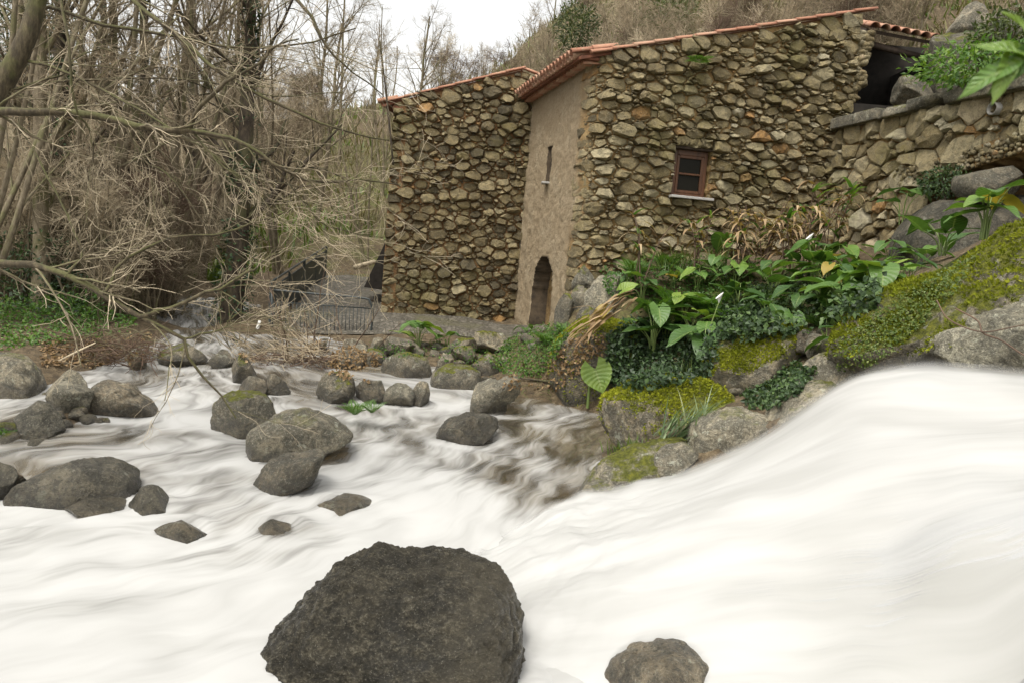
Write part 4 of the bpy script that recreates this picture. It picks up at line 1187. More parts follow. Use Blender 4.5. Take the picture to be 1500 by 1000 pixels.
# voussoir slivers over the window
vs_ = MB(); g = np.random.default_rng(77)
for k in range(9):
    u = win[0] - .06 + (win[1] - win[0] + .12) * (k + .5) / 9
    lean = (k - 4) * .055
    P = np.array([(u - .028, win[3] + .04), (u + .028, win[3] + .04), (u + .028 - lean, win[3] + .04 + g.uniform(.17, .25)), (u - .028 - lean, win[3] + .04 + g.uniform(.17, .25))])
    V, Fc = stone_mesh(P, MW.map, g, .055, .006)
    me = mesh('arch_stone', V - V.mean(0), [f[::-1] for f in Fc], M['stone'], True, {'tone': np.full(len(V), g.uniform(.3, .7))})
    obj('arch_stone', me, mill_wall, V.mean(0) - np.array(wall_origin(mill_wall)))
# window: frame, rail, panes, sill
def window():
    W = PlanWall(np.array([B_, A_]))
    e = (A_ - B_) / np.linalg.norm(A_ - B_)                   # along the wall, to the left
    nrm = np.array([-e[1], e[0]])
    Rm = np.array([[e[0], nrm[0], 0], [e[1], nrm[1], 0], [0, 0, 1.0]])
    u0, u1, z0, z1 = win
    def P(u, z, h): 
        p = W.pos(np.array(u)); return np.array([p[0] + nrm[0] * h, p[1] + nrm[1] * h, z])
    w, hh = u1 - u0, z1 - z0; uc, zc = (u0 + u1) / 2, (z0 + z1) / 2
    root = obj('window', None, mill, np.array(P(uc, z0, 0)) - np.array(mill.location))
    o0 = np.array(wall_origin(root))
    def part(name, mat, boxes, bev=.006, label=None):
        b = MB()
        for (u, z, h, su, sz, sh) in boxes: b.box(P(u, z, h) - o0, (su, sh, sz), Rm, .5, bev)
        return b.build(name, mat, root, None, False)
    part('frame', M['wood'], [(u0 + .03, zc, -.13, .06, hh, .07), (u1 - .03, zc, -.13, .06, hh, .07), (uc, z1 - .05, -.13, w - .12, .10, .07), (uc, z0 + .03, -.13, w - .12, .06, .07)])
    part('sash', M['wood'], [(u0 + .088, zc - .02, -.12, .05, hh - .17, .05), (u1 - .088, zc - .02, -.12, .05, hh - .17, .05), (uc, z1 - .125, -.12, w - .23, .05, .05), (uc, z0 + .088, -.12, w - .23, .05, .05)])
    part('glazing_bar', M['wood'], [(uc, zc - .01, -.115, w - .226, .032, .045)])
    part('pane', M['glass'], [(uc, (zc + z1 - .13) / 2, -.135, w - .22, (z1 - .15 - zc), .008)], 0)
    part('pane', M['glass'], [(uc, (zc - .03 + z0 + .09) / 2, -.135, w - .22, (zc - .03 - z0 - .10), .008)], 0)
    part('sill', M['sill'], [(uc, z0 - .03, .02, w + .16, .045, .34)])
    part('lintel', M['darkwood'], [(uc, z1 + .03, -.09, w + .14, .06, .2)])
window()
# roof: deck, verge tiles, eave tiles
def half_tile(L, r, seg=7, thick=.014, taper=.82, up=True):
    """one curved clay tile, axis along +x"""
    th = np.linspace(0, math.pi, seg)
    V = []
    for x, k in ((0, 1.0), (L, taper)):
        for rr in (r * k, r * k - thick):
            for t in th: V.append((x, rr * math.cos(t), rr * math.sin(t) if up else -rr * math.sin(t)))
    V = np.array(V); n = seg; Fc = []
    for i in range(n - 1):
        Fc.append((i, i + 1, 2 * n + i + 1, 2 * n + i)); Fc.append((n + i + 1, n + i, 3 * n + i, 3 * n + i + 1))
        Fc.append((i + 1, i, n + i, n + i + 1)); Fc.append((2 * n + i, 2 * n + i + 1, 3 * n + i + 1, 3 * n + i))
    Fc.append((0, 2 * n, 3 * n, n)); Fc.append((n - 1, 2 * n - 1, 4 * n - 1, 3 * n - 1))
    return V, Fc
VTILE = mesh('roof_tile', *half_tile(.46, .062, taper=.9), M['tile'])
TILE = mesh('roof_tile', *half_tile(.46, .098), M['tile'])
PAN = mesh('pan_tile', *half_tile(.46, .098, up=False), M['tile'])
def place_tile(parent, p, dirv, upv, name='roof_tile', me=None, roll=0.):
    x = np.asarray(dirv, float); x = x / np.linalg.norm(x)
    z = np.asarray(upv, float); z = z - x * (z @ x); z = z / np.linalg.norm(z); y = np.cross(z, x)
    o = obj(name, me or TILE, parent)
    mm = Matrix(np.stack([x, y, z], -1).tolist()).to_4x4()
    if roll: mm = mm @ Matrix.Rotation(roll, 4, 'X')
    mm.translation = Vector((np.asarray(p) - np.array(wall_origin(parent))).tolist())
    o.matrix_local = mm
    return o
def mill_roof():
    root = obj('roof', None, mill, (0, 0, 0))
    g = np.random.default_rng(3)
    rk = np.array([B_[0] - A_[0], B_[1] - A_[1], TOPB - EAVE]); Ln = np.linalg.norm(rk); rk /= Ln
    ev = np.array([J_[0] - A_[0], J_[1] - A_[1], 0]); Le = np.linalg.norm(ev); ev /= Le
    nup = np.cross(rk, ev); nup = nup if nup[2] > 0 else -nup
    A3 = np.array([A_[0], A_[1], EAVE + .03])
    out = -np.array([rk[0], rk[1], 0]) / np.hypot(rk[0], rk[1])
    # deck over the whole block
    b = MB()
    P = [A3 - rk * .30 + ev * .02, A3 + rk * (Ln + .02) + ev * .02, A3 + rk * (Ln + .02) + ev * (Le + .2), A3 - rk * .30 + ev * (Le + .2)]
    P = np.array(P) - np.array(mill.location)
    b.add(np.concatenate([P, P - nup * .05]), [(0, 1, 2, 3), (7, 6, 5, 4), (0, 4, 5, 1), (1, 5, 6, 2), (2, 6, 7, 3), (3, 7, 4, 0)])
    b.build('roof_deck', M['soffit'], root, None, False)
    # verge: overlapping tiles up the gable edge
    n = int(Ln / .385)
    for k in range(n + 1):
        p = A3 + rk * (k * .385 - .10) + nup * (.018 + g.uniform(-.004, .006)) - ev * (.015 + g.uniform(0, .015))
        place_tile(root, p, rk + nup * (-.035) + ev * g.normal(0, .008), nup, me=VTILE, roll=g.normal(0, .05))
    # eave: cover and pan tiles in two courses
    m = int(Le / .205)
    for k in range(m + 1):
        q = A3 + ev * (k * .205 + .12)
        for c in range(2):
            place_tile(root, q - rk * (.40 - c * .385) + nup * (.075 + g.uniform(-.006, .006)), rk - nup * .02, nup, roll=g.normal(0, .04))
            place_tile(root, q + ev * .1025 - rk * (.36 - c * .385) + nup * .085, rk - nup * .02, nup, 'pan_tile', PAN)
    # lower corbel course of tiles set in mortar, seen from below
    for k in range(m + 1):
        q = A3 + ev * (k * .205 + .2) - np.array([0, 0, .17])
        place_tile(root, q + out * .17 , -out + np.array([0, 0, .08]), (0, 0, 1), 'corbel_tile')
    b = MB()
    e0 = A3 + ev * .05 - np.array([0, 0, .075]); 
    c0 = e0 + ev * Le / 2 + out * .08 - np.array(mill.location)
    Rm = np.stack([ev, out, np.array([0, 0, 1.0])], -1)
    b.box(c0, (Le, .34, .06), Rm, .5, .01)
    b.build('cornice', M['soffit'], root, None, False)
mill_roof()
# slit sill and hidden sides of the block
b = MB(); p = MW.map(np.array([[(s0 + s1) / 2, sz1 - .02]]), np.array([.02]))[0] - np.array(mill.location)
b.box(p, (.2, .3, .04), None, .5, .005); b.build('slit_sill', M['sill'], mill, None, False)
def plain_wall(name, pts, zb, zt, parent, mat, thick=.3):
    W = PlanWall(pts)
    return wall_sheet(name, W, 0, W.L, zb, (lambda u: np.interp(u, [0, W.L], [zt[0], zt[1]])), mat, parent, (), None, .25, .02, thick)
plain_wall('side_wall', np.array([(5.8, 19.6), B_ + (.0, .02)]), 0, (TOPB - .06, TOPB - .06), mill, M['mortar'])

# ---------------------------------------------------------------- lower wing
L_ = at(568, 300, 17.7)[:2]; K_ = np.array([1.0, 18.05])
wing = thing('mill_wing', (-1.2, 18, 0), 'lower rubble stone wing with dark damp masonry beside the cobbled yard', 'house')
WW = PlanWall(np.array([K_, L_]))
wz_l = at(585, 150, 17.7)[2] - .02; wz_p = at(765, 104, 17.9)[2]; wu_p = WW.find(765, 104)[0]
def wing_top(u): return np.interp(u, [0, wu_p, WW.L], [wz_p - .35, wz_p, wz_l])
wing_wall = wall_sheet('wall', WW, 0, WW.L, -.4, wing_top, M['mortar_warm'], wing, (), None, .05, .022)
st = pack_stones(.02, WW.L - .02, -.2, wz_p, lambda U, Z: (Z < wing_top(U) - .09) & (Z > .0) & (U < WW.L - .06), .026, .21, 22000, 15, 1.6)
lay_stones(wing_wall, st, WW.map, 16, (.035, .13), (.003, .022), 300, -.15, flip=True)
plain_wall('side_wall', np.array([L_ + (.0, .01), L_ + (.5, 3.4)]), -.4, (wz_l - .06, wz_l - .06), wing, M['mortar_warm'])
def wing_roof():
    root = obj('roof', None, wing, (0, 0, 0)); g = np.random.default_rng(9)
    Pk = WW.map(np.array([[wu_p, wz_p + .03]]), np.array([0.]))[0]; Pl = WW.map(np.array([[WW.L, wz_l + .03]]), np.array([0.]))[0]
    rk = Pk - Pl; Ln = np.linalg.norm(rk); rk /= Ln
    ev = np.array([.15, 1.0, 0]); ev /= np.linalg.norm(ev); nup = np.cross(rk, ev); nup = nup if nup[2] > 0 else -nup
    o0 = np.array(wing.location)
    b = MB(); P = np.array([Pl - rk * .28, Pk, Pk + ev * 3.4, Pl - rk * .28 + ev * 3.4]) - o0 + ev * .02
    b.add(np.concatenate([P, P - nup * .05]), [(0, 1, 2, 3), (7, 6, 5, 4), (0, 4, 5, 1), (1, 5, 6, 2), (2, 6, 7, 3), (3, 7, 4, 0)])
    b.build('roof_deck', M['soffit'], root, None, False)
    for k in range(int(Ln / .385) + 1):
        place_tile(root, Pl + rk * (k * .385 - .15) + nup * .02 - ev * .02, rk - nup * .03, nup, me=VTILE, roll=g.normal(0, .06))
    d2 = WW.map(np.array([[0., wing_top(0) + .03]]), np.array([0.]))[0] - Pk; d2 /= np.linalg.norm(d2)
    for k in range(3):
        place_tile(root, Pk + d2 * (k * .37 + .45) + np.array([0, -.02, .02]), -d2, (0, 0, 1), me=VTILE, roll=g.normal(0, .05))
    for k in range(12):
        place_tile(root, Pl - rk * .38 + ev * (k * .205 + .1) + nup * .075, rk - nup * .02, nup, roll=g.normal(0, .05))
    b = MB(); b.box(Pl - rk * .10 - o0 + ev * 1.2 - np.array([0, 0, .11]), (.22, 2.4, .10), None, .5, .01)
    b.box(Pl - rk * .06 - o0 + ev * .35 - np.array([0, 0, .42]), (.10, .12, .62), None, .5, .01)
    b.build('eave_beam', M['soffit'], root, None, False)
wing_roof()
# dark sloping buttress slab behind the wing's corner
Q = [at(533, 421, 19.2), at(566, 352, 19.2), at(572, 425, 19.2), at(569, 360, 20.6), at(573, 427, 20.6), at(548, 412, 20.6)]
b = MB(); c0 = np.array([Q[0][0], 19.4, 0]); b.add(np.array([Q[0], Q[2], Q[1], Q[5], Q[4], Q[3]]), [(0, 1, 2), (5, 4, 3), (0, 2, 5, 3), (1, 4, 5, 2), (0, 3, 4, 1)])
b.build('buttress', M['dark'], None, c0, False, label='dark triangular buttress leaning on the far corner of the wing', cat='buttress')

# ---------------------------------------------------------------- retaining wall with culvert, right
R0 = at(1225, 200, 14.8)[:2]; R1 = at(1500, 115, 11.1)[:2]; R2 = R1 + (R1 - R0) / np.linalg.norm(R1 - R0) * 2.2
RW = PlanWall(np.array([R2, R1, R0]))
ret = thing('retaining_wall', (R1[0], R1[1], 0), 'grey rubble retaining wall with slab coping and a drain pipe', 'wall')
rt = [RW.find(1240, 176)[1], RW.find(1380, 142)[1], RW.find(1490, 118)[1]]
ru = [RW.find(1240, 176)[0], RW.find(1380, 142)[0], RW.find(1490, 118)[0]]
def ret_top(u): return np.interp(u, [0, ru[2], ru[1], ru[0], RW.L], [rt[2], rt[2], rt[1], rt[0], rt[0]]) - .17
cul = [RW.find(1336, 262), RW.find(1425, 238), RW.find(1500, 212)]
def in_culvert(U, Z):
    zt = np.interp(U, [cul[2][0], cul[1][0], cul[0][0]], [cul[2][1], cul[1][1], cul[0][1]])
    return (U < cul[0][0]) & (Z < zt - .14)
ret_wall = wall_sheet('wall', RW, 0, RW.L, -.3, ret_top, M['mortar'], ret, [(in_culvert, .8)], None, .055, .03, 1.2)
def ret_in(U, Z):
    zt = np.interp(U, [cul[2][0], cul[1][0], cul[0][0]], [cul[2][1], cul[1][1], cul[0][1]])
    return (Z < ret_top(U) - .08) & (~(U < cul[0][0]) | (Z > zt + .22)) & (Z > .4)
st = pack_stones(.0, RW.L - .05, .4, max(rt), ret_in, .055, .30, 5000, 25, 1.25)
lay_stones(ret_wall, st, RW.map, 26, (.04, .13), (.008, .022), 300, .1, flip=True)
for k in range(9):                      # coping slabs
    ua = RW.L - (k + 1) * .62; ub = ua + .60
    if ua < 0: break
    uc = (ua + ub) / 2; p = RW.map(np.array([[uc, float(ret_top(uc)) + .10]]), np.array([-.06]))[0]
    d = RW.pos(np.array(ub)) - RW.pos(np.array(ua)); d = d / np.linalg.norm(d); sl = (ret_top(ub) - ret_top(ua)) / .6
    x = np.array([d[0], d[1], sl]); x /= np.linalg.norm(x); y = np.cross((0, 0, 1), x); y /= np.linalg.norm(y); z = np.cross(x, y)
    v, f = rock_shape(300 + k, 4, 3, .8, .98, .03, boxy=.86)
    v = v / np.abs(v).max(0) * np.array([.30, .26, .10]); v = v @ np.stack([x, y, z])
    o = obj('coping_slab', mesh('coping_slab', v, f, M['granite']), ret, p - np.array(ret.location))
    o['tone'] = rng.uniform(.6, 1.0); o['warm'] = .4; o['moss'] = .18; o['wet'] = 0.
# band of small stones set in mortar above the culvert
def culvert_band():
    b = MB(); g = np.random.default_rng(8); us = np.linspace(.0, cul[0][0] + .25, 60)
    zt = np.interp(us, [cul[2][0], cul[1][0], cul[0][0]], [cul[2][1], cul[1][1], cul[0][1]])
    for u, z in zip(us, zt):
        for r in range(5):
            p = RW.map(np.array([[u + g.normal(0, .02), z - .08 + r * .055 + g.normal(0, .012)]]), np.array([.06 + g.uniform(0, .05)]))[0]
            v, f = ico(1); n = v * g.uniform(.7, 1.2, 3) * g.uniform(.028, .052)
            b.add(n + p, f, g.beta(2, 1.6))
    o = b.build('lintel_stones', M['stone'], ret, None, True, kind='stuff'); o.location = [-c for c in ret.location]
    b = MB()
    for a, c in zip(range(0, 59), range(1, 60)):
        pa = RW.map(np.array([[us[a], zt[a] + .03], [us[a], zt[a] - .12], [us[a], zt[a] + .2]]), np.array([.06, .06, .05]))
        pc = RW.map(np.array([[us[c], zt[c] + .03], [us[c], zt[c] - .12], [us[c], zt[c] + .2]]), np.array([.06, .06, .05]))
        bk = RW.map(np.array([[us[a], zt[a] - .12], [us[c], zt[c] - .12]]), np.array([-.7, -.7]))
        b.add(np.array([pa[1], pc[1], pc[2], pa[2], bk[0], bk[1]]), [(0, 1, 2, 3), (4, 5, 1, 0)])
    o = b.build('lintel', M['mortar'], ret, None, False); o.location = [-c for c in ret.location]
culvert_band()
b = MB(); pp = RW.map(np.array([RW.find(1466, 160)]), np.array([.0]))[0]; nn = RW.nrm(np.array(RW.find(1466, 160)[0]))
th = np.linspace(0, 2 * math.pi, 21)[:-1]
e1 = np.array([-nn[1], nn[0], 0]); V = []
for h, r in ((-.2, .088), (.16, .088), (.16, .074), (-.15, .074)):
    for t in th: V.append(pp + np.array([nn[0], nn[1], -.1]) * h + r * (e1 * math.cos(t) + np.array([0, 0, 1]) * math.sin(t)))
Fc = [(k * 20 + i, k * 20 + (i + 1) % 20, (k + 1) * 20 + (i + 1) % 20, (k + 1) * 20 + i) for k in range(3) for i in range(20)]
b.add(np.array(V) - np.array(ret.location), Fc); b.build('drain_pipe', M['pipe'], ret)
b = MB(); b.box(pp + np.array([nn[0], nn[1], 0]) * -.1 - np.array(ret.location), (.14, .14, .14)); b.build('pipe_shade', M['dark'], ret)  # added dark block stands in for the shade inside the pipe
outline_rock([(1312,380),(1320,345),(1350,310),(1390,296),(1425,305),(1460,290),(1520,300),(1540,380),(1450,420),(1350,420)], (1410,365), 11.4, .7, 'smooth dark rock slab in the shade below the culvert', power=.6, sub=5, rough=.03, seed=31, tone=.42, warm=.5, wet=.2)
B(1418,238,1505,300,'pale angular block wedged under the culvert lintel', Y=10.9, on='g', tone=.62, warm=.5, seed=131, boxy=.3, bury=.05)
# upper terrace behind the retaining wall
n_ = 18; ta = np.linspace(0, RW.L, n_)
pa = RW.map(np.stack([ta, ret_top(ta) + .02], -1), np.full(n_, -.1)); V = []
for p in pa:
    for k in range(10): V.append((p[0] + k * .62, p[1] + k * .35, p[2] + .05 * k + .12 * perlin(np.array([p[0] + k, p[1], 3.]))))
obj('terrace', mesh('terrace', np.array(V), grid_faces(n_, 10)[:, ::-1], M['ground'], True, {'green': np.full(len(V), .35), 'bed': np.zeros(len(V))}), kind='structure')

# ---------------------------------------------------------------- lean-to shed on the terrace
sh0 = np.array([6.75, 15.3]); zS = at(1270, 140, 15.3)[2]
shed = thing('lean_to_shed', (7.4, 15.8, zS), 'dark open lean-to with a wavy clay tile roof beside the mill', 'shed')
so = np.array(shed.location)
def shed_build():
    g = np.random.default_rng(4)
    el = at(1278, 42, 15.2); er = at(1372, 60, 15.2)
    b = MB(); 
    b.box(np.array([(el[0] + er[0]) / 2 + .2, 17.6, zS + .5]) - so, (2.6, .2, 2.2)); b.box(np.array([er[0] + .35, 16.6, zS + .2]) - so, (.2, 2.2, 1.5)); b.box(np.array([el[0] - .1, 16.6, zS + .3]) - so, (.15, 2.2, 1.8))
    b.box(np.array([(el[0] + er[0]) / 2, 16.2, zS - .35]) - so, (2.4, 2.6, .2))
    b.build('wall', M['dark'], shed, None, False)  # near-black colour carries the shade of the open interior
    d = er - el; Ld = np.linalg.norm(d); d /= Ld; bk = np.array([.05, 1.0, .35]); bk /= np.linalg.norm(bk)
    nup = np.cross(d, bk)
    b = MB(); P = np.array([el - d * .1, er + d * .2, er + d * .2 + bk * 2.6, el - d * .1 + bk * 2.6]) - so - nup * .02
    b.add(np.concatenate([P, P - nup * .06]), [(0, 1, 2, 3), (7, 6, 5, 4), (0, 4, 5, 1), (1, 5, 6, 2), (2, 6, 7, 3), (3, 7, 4, 0)])
    b.build('roof_deck', M['darkwood'], shed, None, False)
    n = int(Ld / .19)
    for k in range(n + 1):
        for c in range(3):
            place_tile(shed, el + d * (k * .19) - bk * (.12 - c * .38) + nup * .03, bk, nup, roll=g.normal(0, .07))
    b = MB(); b.tube([el - so + np.array([.0, .2, -.22]), er - so + np.array([.1, .2, -.30])], .065, 8); b.build('beam', M['darkwood'], shed)
    # rough pier of pale rubble at the mill's corner
    b = MB(); g = np.random.default_rng(14)
    for k in range(70):
        px = 1258 + g.uniform(-6, 12); py = g.uniform(48, 150)
        p = at(px - (py - 50) * .18 + 6, py, 15.0); v, f = rock_shape(500 + k % 8, 2, 8)
        b.add(v * g.uniform(.05, .11) * np.array([1.2, 1, .8]) + p - so, f, g.beta(2, 1.5))
    b.build('pier_stones', M['stone'], shed, None, True, kind='stuff')
    b = MB(); a0 = at(1262, 48, 15.12); a1 = at(1243, 155, 15.12); b.tube([a0 - so, a1 - so], .13, 8); b.build('pier', M['mortar'], shed)
shed_build()
for k, (x0, y0, x1, y1, Yv, lb) in enumerate([(1368,40,1435,135,14.3,'tall dark outcrop rock standing beside the lean-to shed'),(1400,0,1455,55,14.6,'brown rounded rock perched on top of the outcrop'),
        (1410,55,1490,118,13.6,'dark broad rock of the outcrop above the retaining wall coping'),(1318,112,1372,148,14.0,'low mossy rock inside the lean-to opening'),(1455,10,1530,70,14.8,'shadowed rock at the top of the outcrop behind leaves')]):
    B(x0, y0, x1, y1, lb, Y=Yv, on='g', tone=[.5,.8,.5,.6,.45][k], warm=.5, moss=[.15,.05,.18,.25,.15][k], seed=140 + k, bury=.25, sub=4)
# ================================================================ BRANCHING
def grow(P, Rr, n, g, t=(.2, 1.0), lenf=.45, ang=(35, 65), up=.1, trop=.05, wob=.18, K=5, rr=.55, tip=.3, minlen=.0, bias=None):
    N, Kp, _ = P.shape
    idx = np.repeat(np.arange(N), n); m = len(idx)
    tt = g.uniform(t[0], t[1], m)
    f = np.clip(tt * (Kp - 1), 0, Kp - 1.001); i = f.astype(int); fr = (f - i)[:, None]
    p = P[idx, i] * (1 - fr) + P[idx, i + 1] * fr
    tg = P[idx, i + 1] - P[idx, i]; tg /= np.linalg.norm(tg, axis=1, keepdims=True) + 1e-9
    r0 = Rr[idx, i] * (1 - fr[:, 0]) + Rr[idx, i + 1] * fr[:, 0]
    L = np.linalg.norm(np.diff(P, axis=1), axis=-1).sum(1)[idx] * lenf * g.uniform(.5, 1.15, m) * (1.15 - .55 * tt)
    L = np.maximum(L, minlen)
    rv = g.normal(size=(m, 3)); pr = np.cross(tg, rv); pr /= np.linalg.norm(pr, axis=1, keepdims=True) + 1e-9
    a = np.radians(g.uniform(ang[0], ang[1], m))[:, None]
    d = np.cos(a) * tg + np.sin(a) * pr
    d[:, 2] += up
    if bias is not None: d = d + bias
    d /= np.linalg.norm(d, axis=1, keepdims=True)
    out = [p]; step = (L / (K - 1))[:, None]
    for k in range(K - 1):
        out.append(out[-1] + d * step)
        d = d + g.normal(0, wob, (m, 3)); d[:, 2] += trop; d /= np.linalg.norm(d, axis=1, keepdims=True)
    Q = np.stack(out, 1)
    R2 = (r0 * rr)[:, None] * np.linspace(1, tip, K)[None]
    return Q, R2

def tubes_mesh(name, sets, mat, sides=(5, 4, 3, 3, 3)):
    Vs, Qs, n = [], [], 0; T = []
    for k, (P, Rr) in enumerate(sets):
        V, Q = tube_batch(P, Rr, sides[min(k, len(sides) - 1)])
        Vs.append(V); Qs.append(Q + n); n += len(V)
    V = np.concatenate(Vs)
    return mesh(name, V, np.concatenate(Qs), mat, True, {'tone': np.full(len(V), .5)})

def stem(g, base, h, lean, K, r, wob=.05, tip=.25):
    d = np.array([lean[0], lean[1], 1.0]); p = np.array(base, float); out = [p]
    for k in range(K - 1):
        out.append(out[-1] + d / np.linalg.norm(d) * h / (K - 1))
        d = d + np.array([g.normal(0, wob), g.normal(0, wob), 0])
    return np.array(out), r * np.linspace(1, tip, K) ** .8

def tree_meshes(seed, h=9, r=.11, stems=1, limbs=14, br=7, tw=7, tl=3, t0=.25, spread=(30, 60), twig='twig', bark='bark', droop=0.0):
    g = np.random.default_rng(seed)
    P, Rr = [], []
    for s in range(stems):
        a = g.uniform(0, 6.28); o = .0 if stems == 1 else .18
        p, q = stem(g, (o * math.cos(a), o * math.sin(a), -.3), h * g.uniform(.8, 1.05), (g.normal(0, .06 + .07 * (stems > 1)), g.normal(0, .06 + .07 * (stems > 1))), 10, r * g.uniform(.75, 1.1), .05)
        P.append(p); Rr.append(q)
    P = np.array(P); Rr = np.array(Rr); Rr[:, 0] *= 1.35
    l1 = grow(P, Rr, max(2, limbs // stems), g, (t0, .98), .42, spread, .15, .04, .13, 7, .5)
    l2 = grow(*l1, br, g, (.15, 1), .42, (30, 65), .05, .03 - droop, .16, 6, .55)
    l3 = grow(*l2, tw, g, (.1, 1), .45, (25, 60), .05, -droop, .16, 4, .6, minlen=.25)
    sets = [l3]
    l3 = (l3[0], np.maximum(l3[1], .0034)); sets = [l3]
    if tl:
        l4 = grow(*l3, tl, g, (.1, 1), .5, (25, 60), .03, -droop, .16, 3, .7, minlen=.16)
        sets.append((l4[0], np.maximum(l4[1], .0026)))
    tr = tubes_mesh('trunk', [(P, Rr), l1, l2], M[bark], (8, 5, 4))
    cr = tubes_mesh('crown', sets, M[twig], (3, 3))
    return tr, cr

def add_tree(protos, k, loc, rz, sc, label, cat, group, name='bare_tree'):
    tr, cr = protos[k]
    o = thing(name, loc, label, cat, group)
    o.rotation_euler = (0, 0, rz); o.scale = (sc, sc, sc)
    obj('trunk', tr, o); obj('crown', cr, o)
    return o

# ---------------------------------------------------------------- leaves
def leaf_batch(p, d, n, L, W, fold=.25, curl=.2):
    """p base, d direction, n up normal; five-vertex folded leaves"""
    d = d / (np.linalg.norm(d, axis=1, keepdims=True) + 1e-9)
    s = np.cross(d, n); s /= np.linalg.norm(s, axis=1, keepdims=True) + 1e-9
    u = np.cross(s, d)
    L = L[:, None]; W = W[:, None]
    a = p; mid = p + d * L * .5 + u * (W * fold * -.5); tip = p + d * L - u * L * curl
    l = p + d * L * .42 - s * W * .5 + u * W * fold * .5; r = p + d * L * .42 + s * W * .5 + u * W * fold * .5
    N = len(p); V = np.stack([a, l, mid, r, tip], 1).reshape(-1, 3)
    b = np.arange(N) * 5
    Fc = np.concatenate([np.stack([b, b + 2, b + 1], -1), np.stack([b, b + 3, b + 2], -1), np.stack([b + 1, b + 2, b + 4], -1), np.stack([b + 2, b + 3, b + 4], -1)])
    return V, Fc

def leaf_mesh(name, p, d, n, L, W, mat, g, fold=.25, curl=.2, tone=None):
    V, Fc = leaf_batch(p, d, n, L, W, fold, curl)
    t = g.uniform(0, 1, len(p)) if tone is None else tone
    return mesh(name, V, Fc, mat, False, {'tone': np.repeat(t, 5)})

def blades(name, p, d, L, W, mat, g, K=5, droop=.7, tone=None):
    """grass-like strips: p base, d start direction"""
    N = len(p); d = d / np.linalg.norm(d, axis=1, keepdims=True)
    s = np.cross(d, np.array([0, 0, 1.0])); s /= np.linalg.norm(s, axis=1, keepdims=True) + 1e-9
    out = []; q = p.copy(); e = d.copy(); st = (L / (K - 1))[:, None]
    for k in range(K):
        w = (W * (1 - (k / (K - 1)) ** 2) * .5 + .0006)[:, None]
        out.append(np.stack([q - s * w, q + s * w], 1))
        q = q + e * st; e = e + np.array([0, 0, -droop / K]); e /= np.linalg.norm(e, axis=1, keepdims=True)
    V = np.stack(out, 1).reshape(-1, 3)
    b = (np.arange(N) * 2 * K)[:, None] + (np.arange(K - 1) * 2)[None]
    Fc = np.stack([b, b + 1, b + 3, b + 2], -1).reshape(-1, 4)
    t = g.uniform(0, 1, N) if tone is None else tone
    return mesh(name, V, Fc, mat, True, {'tone': np.repeat(t, 2 * K)})

def in_poly(px, py, poly):
    c = np.zeros(px.shape, bool); j = len(poly) - 1
    for i in range(len(poly)):
        xi, yi = poly[i]; xj, yj = poly[j]
        k = ((yi > py) != (yj > py)) & (px < (xj - xi) * (py - yi) / (yj - yi + 1e-12) + xi)
        c ^= k; j = i
    return c

def scatter(poly, n, g):
    a = np.array(poly, float); lo, hi = a.min(0), a.max(0)
    px = g.uniform(lo[0], hi[0], n * 4); py = g.uniform(lo[1], hi[1], n * 4)
    k = np.where(in_poly(px, py, poly))[0][:n]
    return drop(px[k], py[k])

# boulder-aware ground: highest of terrain and rocks below a sight line
from mathutils.bvhtree import BVHTree
_bt = []
for o, v, f, c in BOULDERS:
    w = v + c
    _bt.append((w.min(0), w.max(0), w, f))
def all_rocks():
    V, Fs, n = [], [], 0
    for o, v, f, c in BOULDERS:
        V.append(v + c); Fs.append(f + n); n += len(v)
    return BVHTree.FromPolygons(np.concatenate(V).tolist(), np.concatenate(Fs).tolist())
ROCKS = all_rocks()
def scatter_on(poly, n, g, rocks=True):
    """points and normals on whatever surface the sight lines meet first: rock or ground"""
    a = np.array(poly, float); lo, hi = a.min(0), a.max(0)
    px = g.uniform(lo[0], hi[0], n * 4); py = g.uniform(lo[1], hi[1], n * 4)
    k = np.where(in_poly(px, py, poly))[0][:n]
    G = drop(px[k], py[k]); D = ray(px[k], py[k]); N = np.tile(np.array([0, 0, 1.0]), (len(k), 1))
    if rocks:
        for i in range(len(k)):
            h = ROCKS.ray_cast(Vector(CAM.tolist()), Vector(D[i].tolist()).normalized())
            if h[0] is not None and h[0].y < G[i, 1]: G[i] = h[0][:]; N[i] = h[1][:]
    return G, N

# ================================================================ WOOD AND HILLSIDE
g5 = np.random.default_rng(50)
TALL = [tree_meshes(201, 11, .13, 1, 16, 7, 7, 3), tree_meshes(202, 12, .11, 1, 18, 7, 6, 3, .3), tree_meshes(203, 9, .07, 3, 15, 7, 7, 3, .2), tree_meshes(204, 10, .06, 4, 16, 7, 7, 3, .2)]
SHRUB = [tree_meshes(210 + k, 2.6, .022, 9, 27, 5, 5, 2, .1, (20, 45), ['twigpale', 'twig', 'twigred', 'twig'][k], 'bark') for k in range(4)]
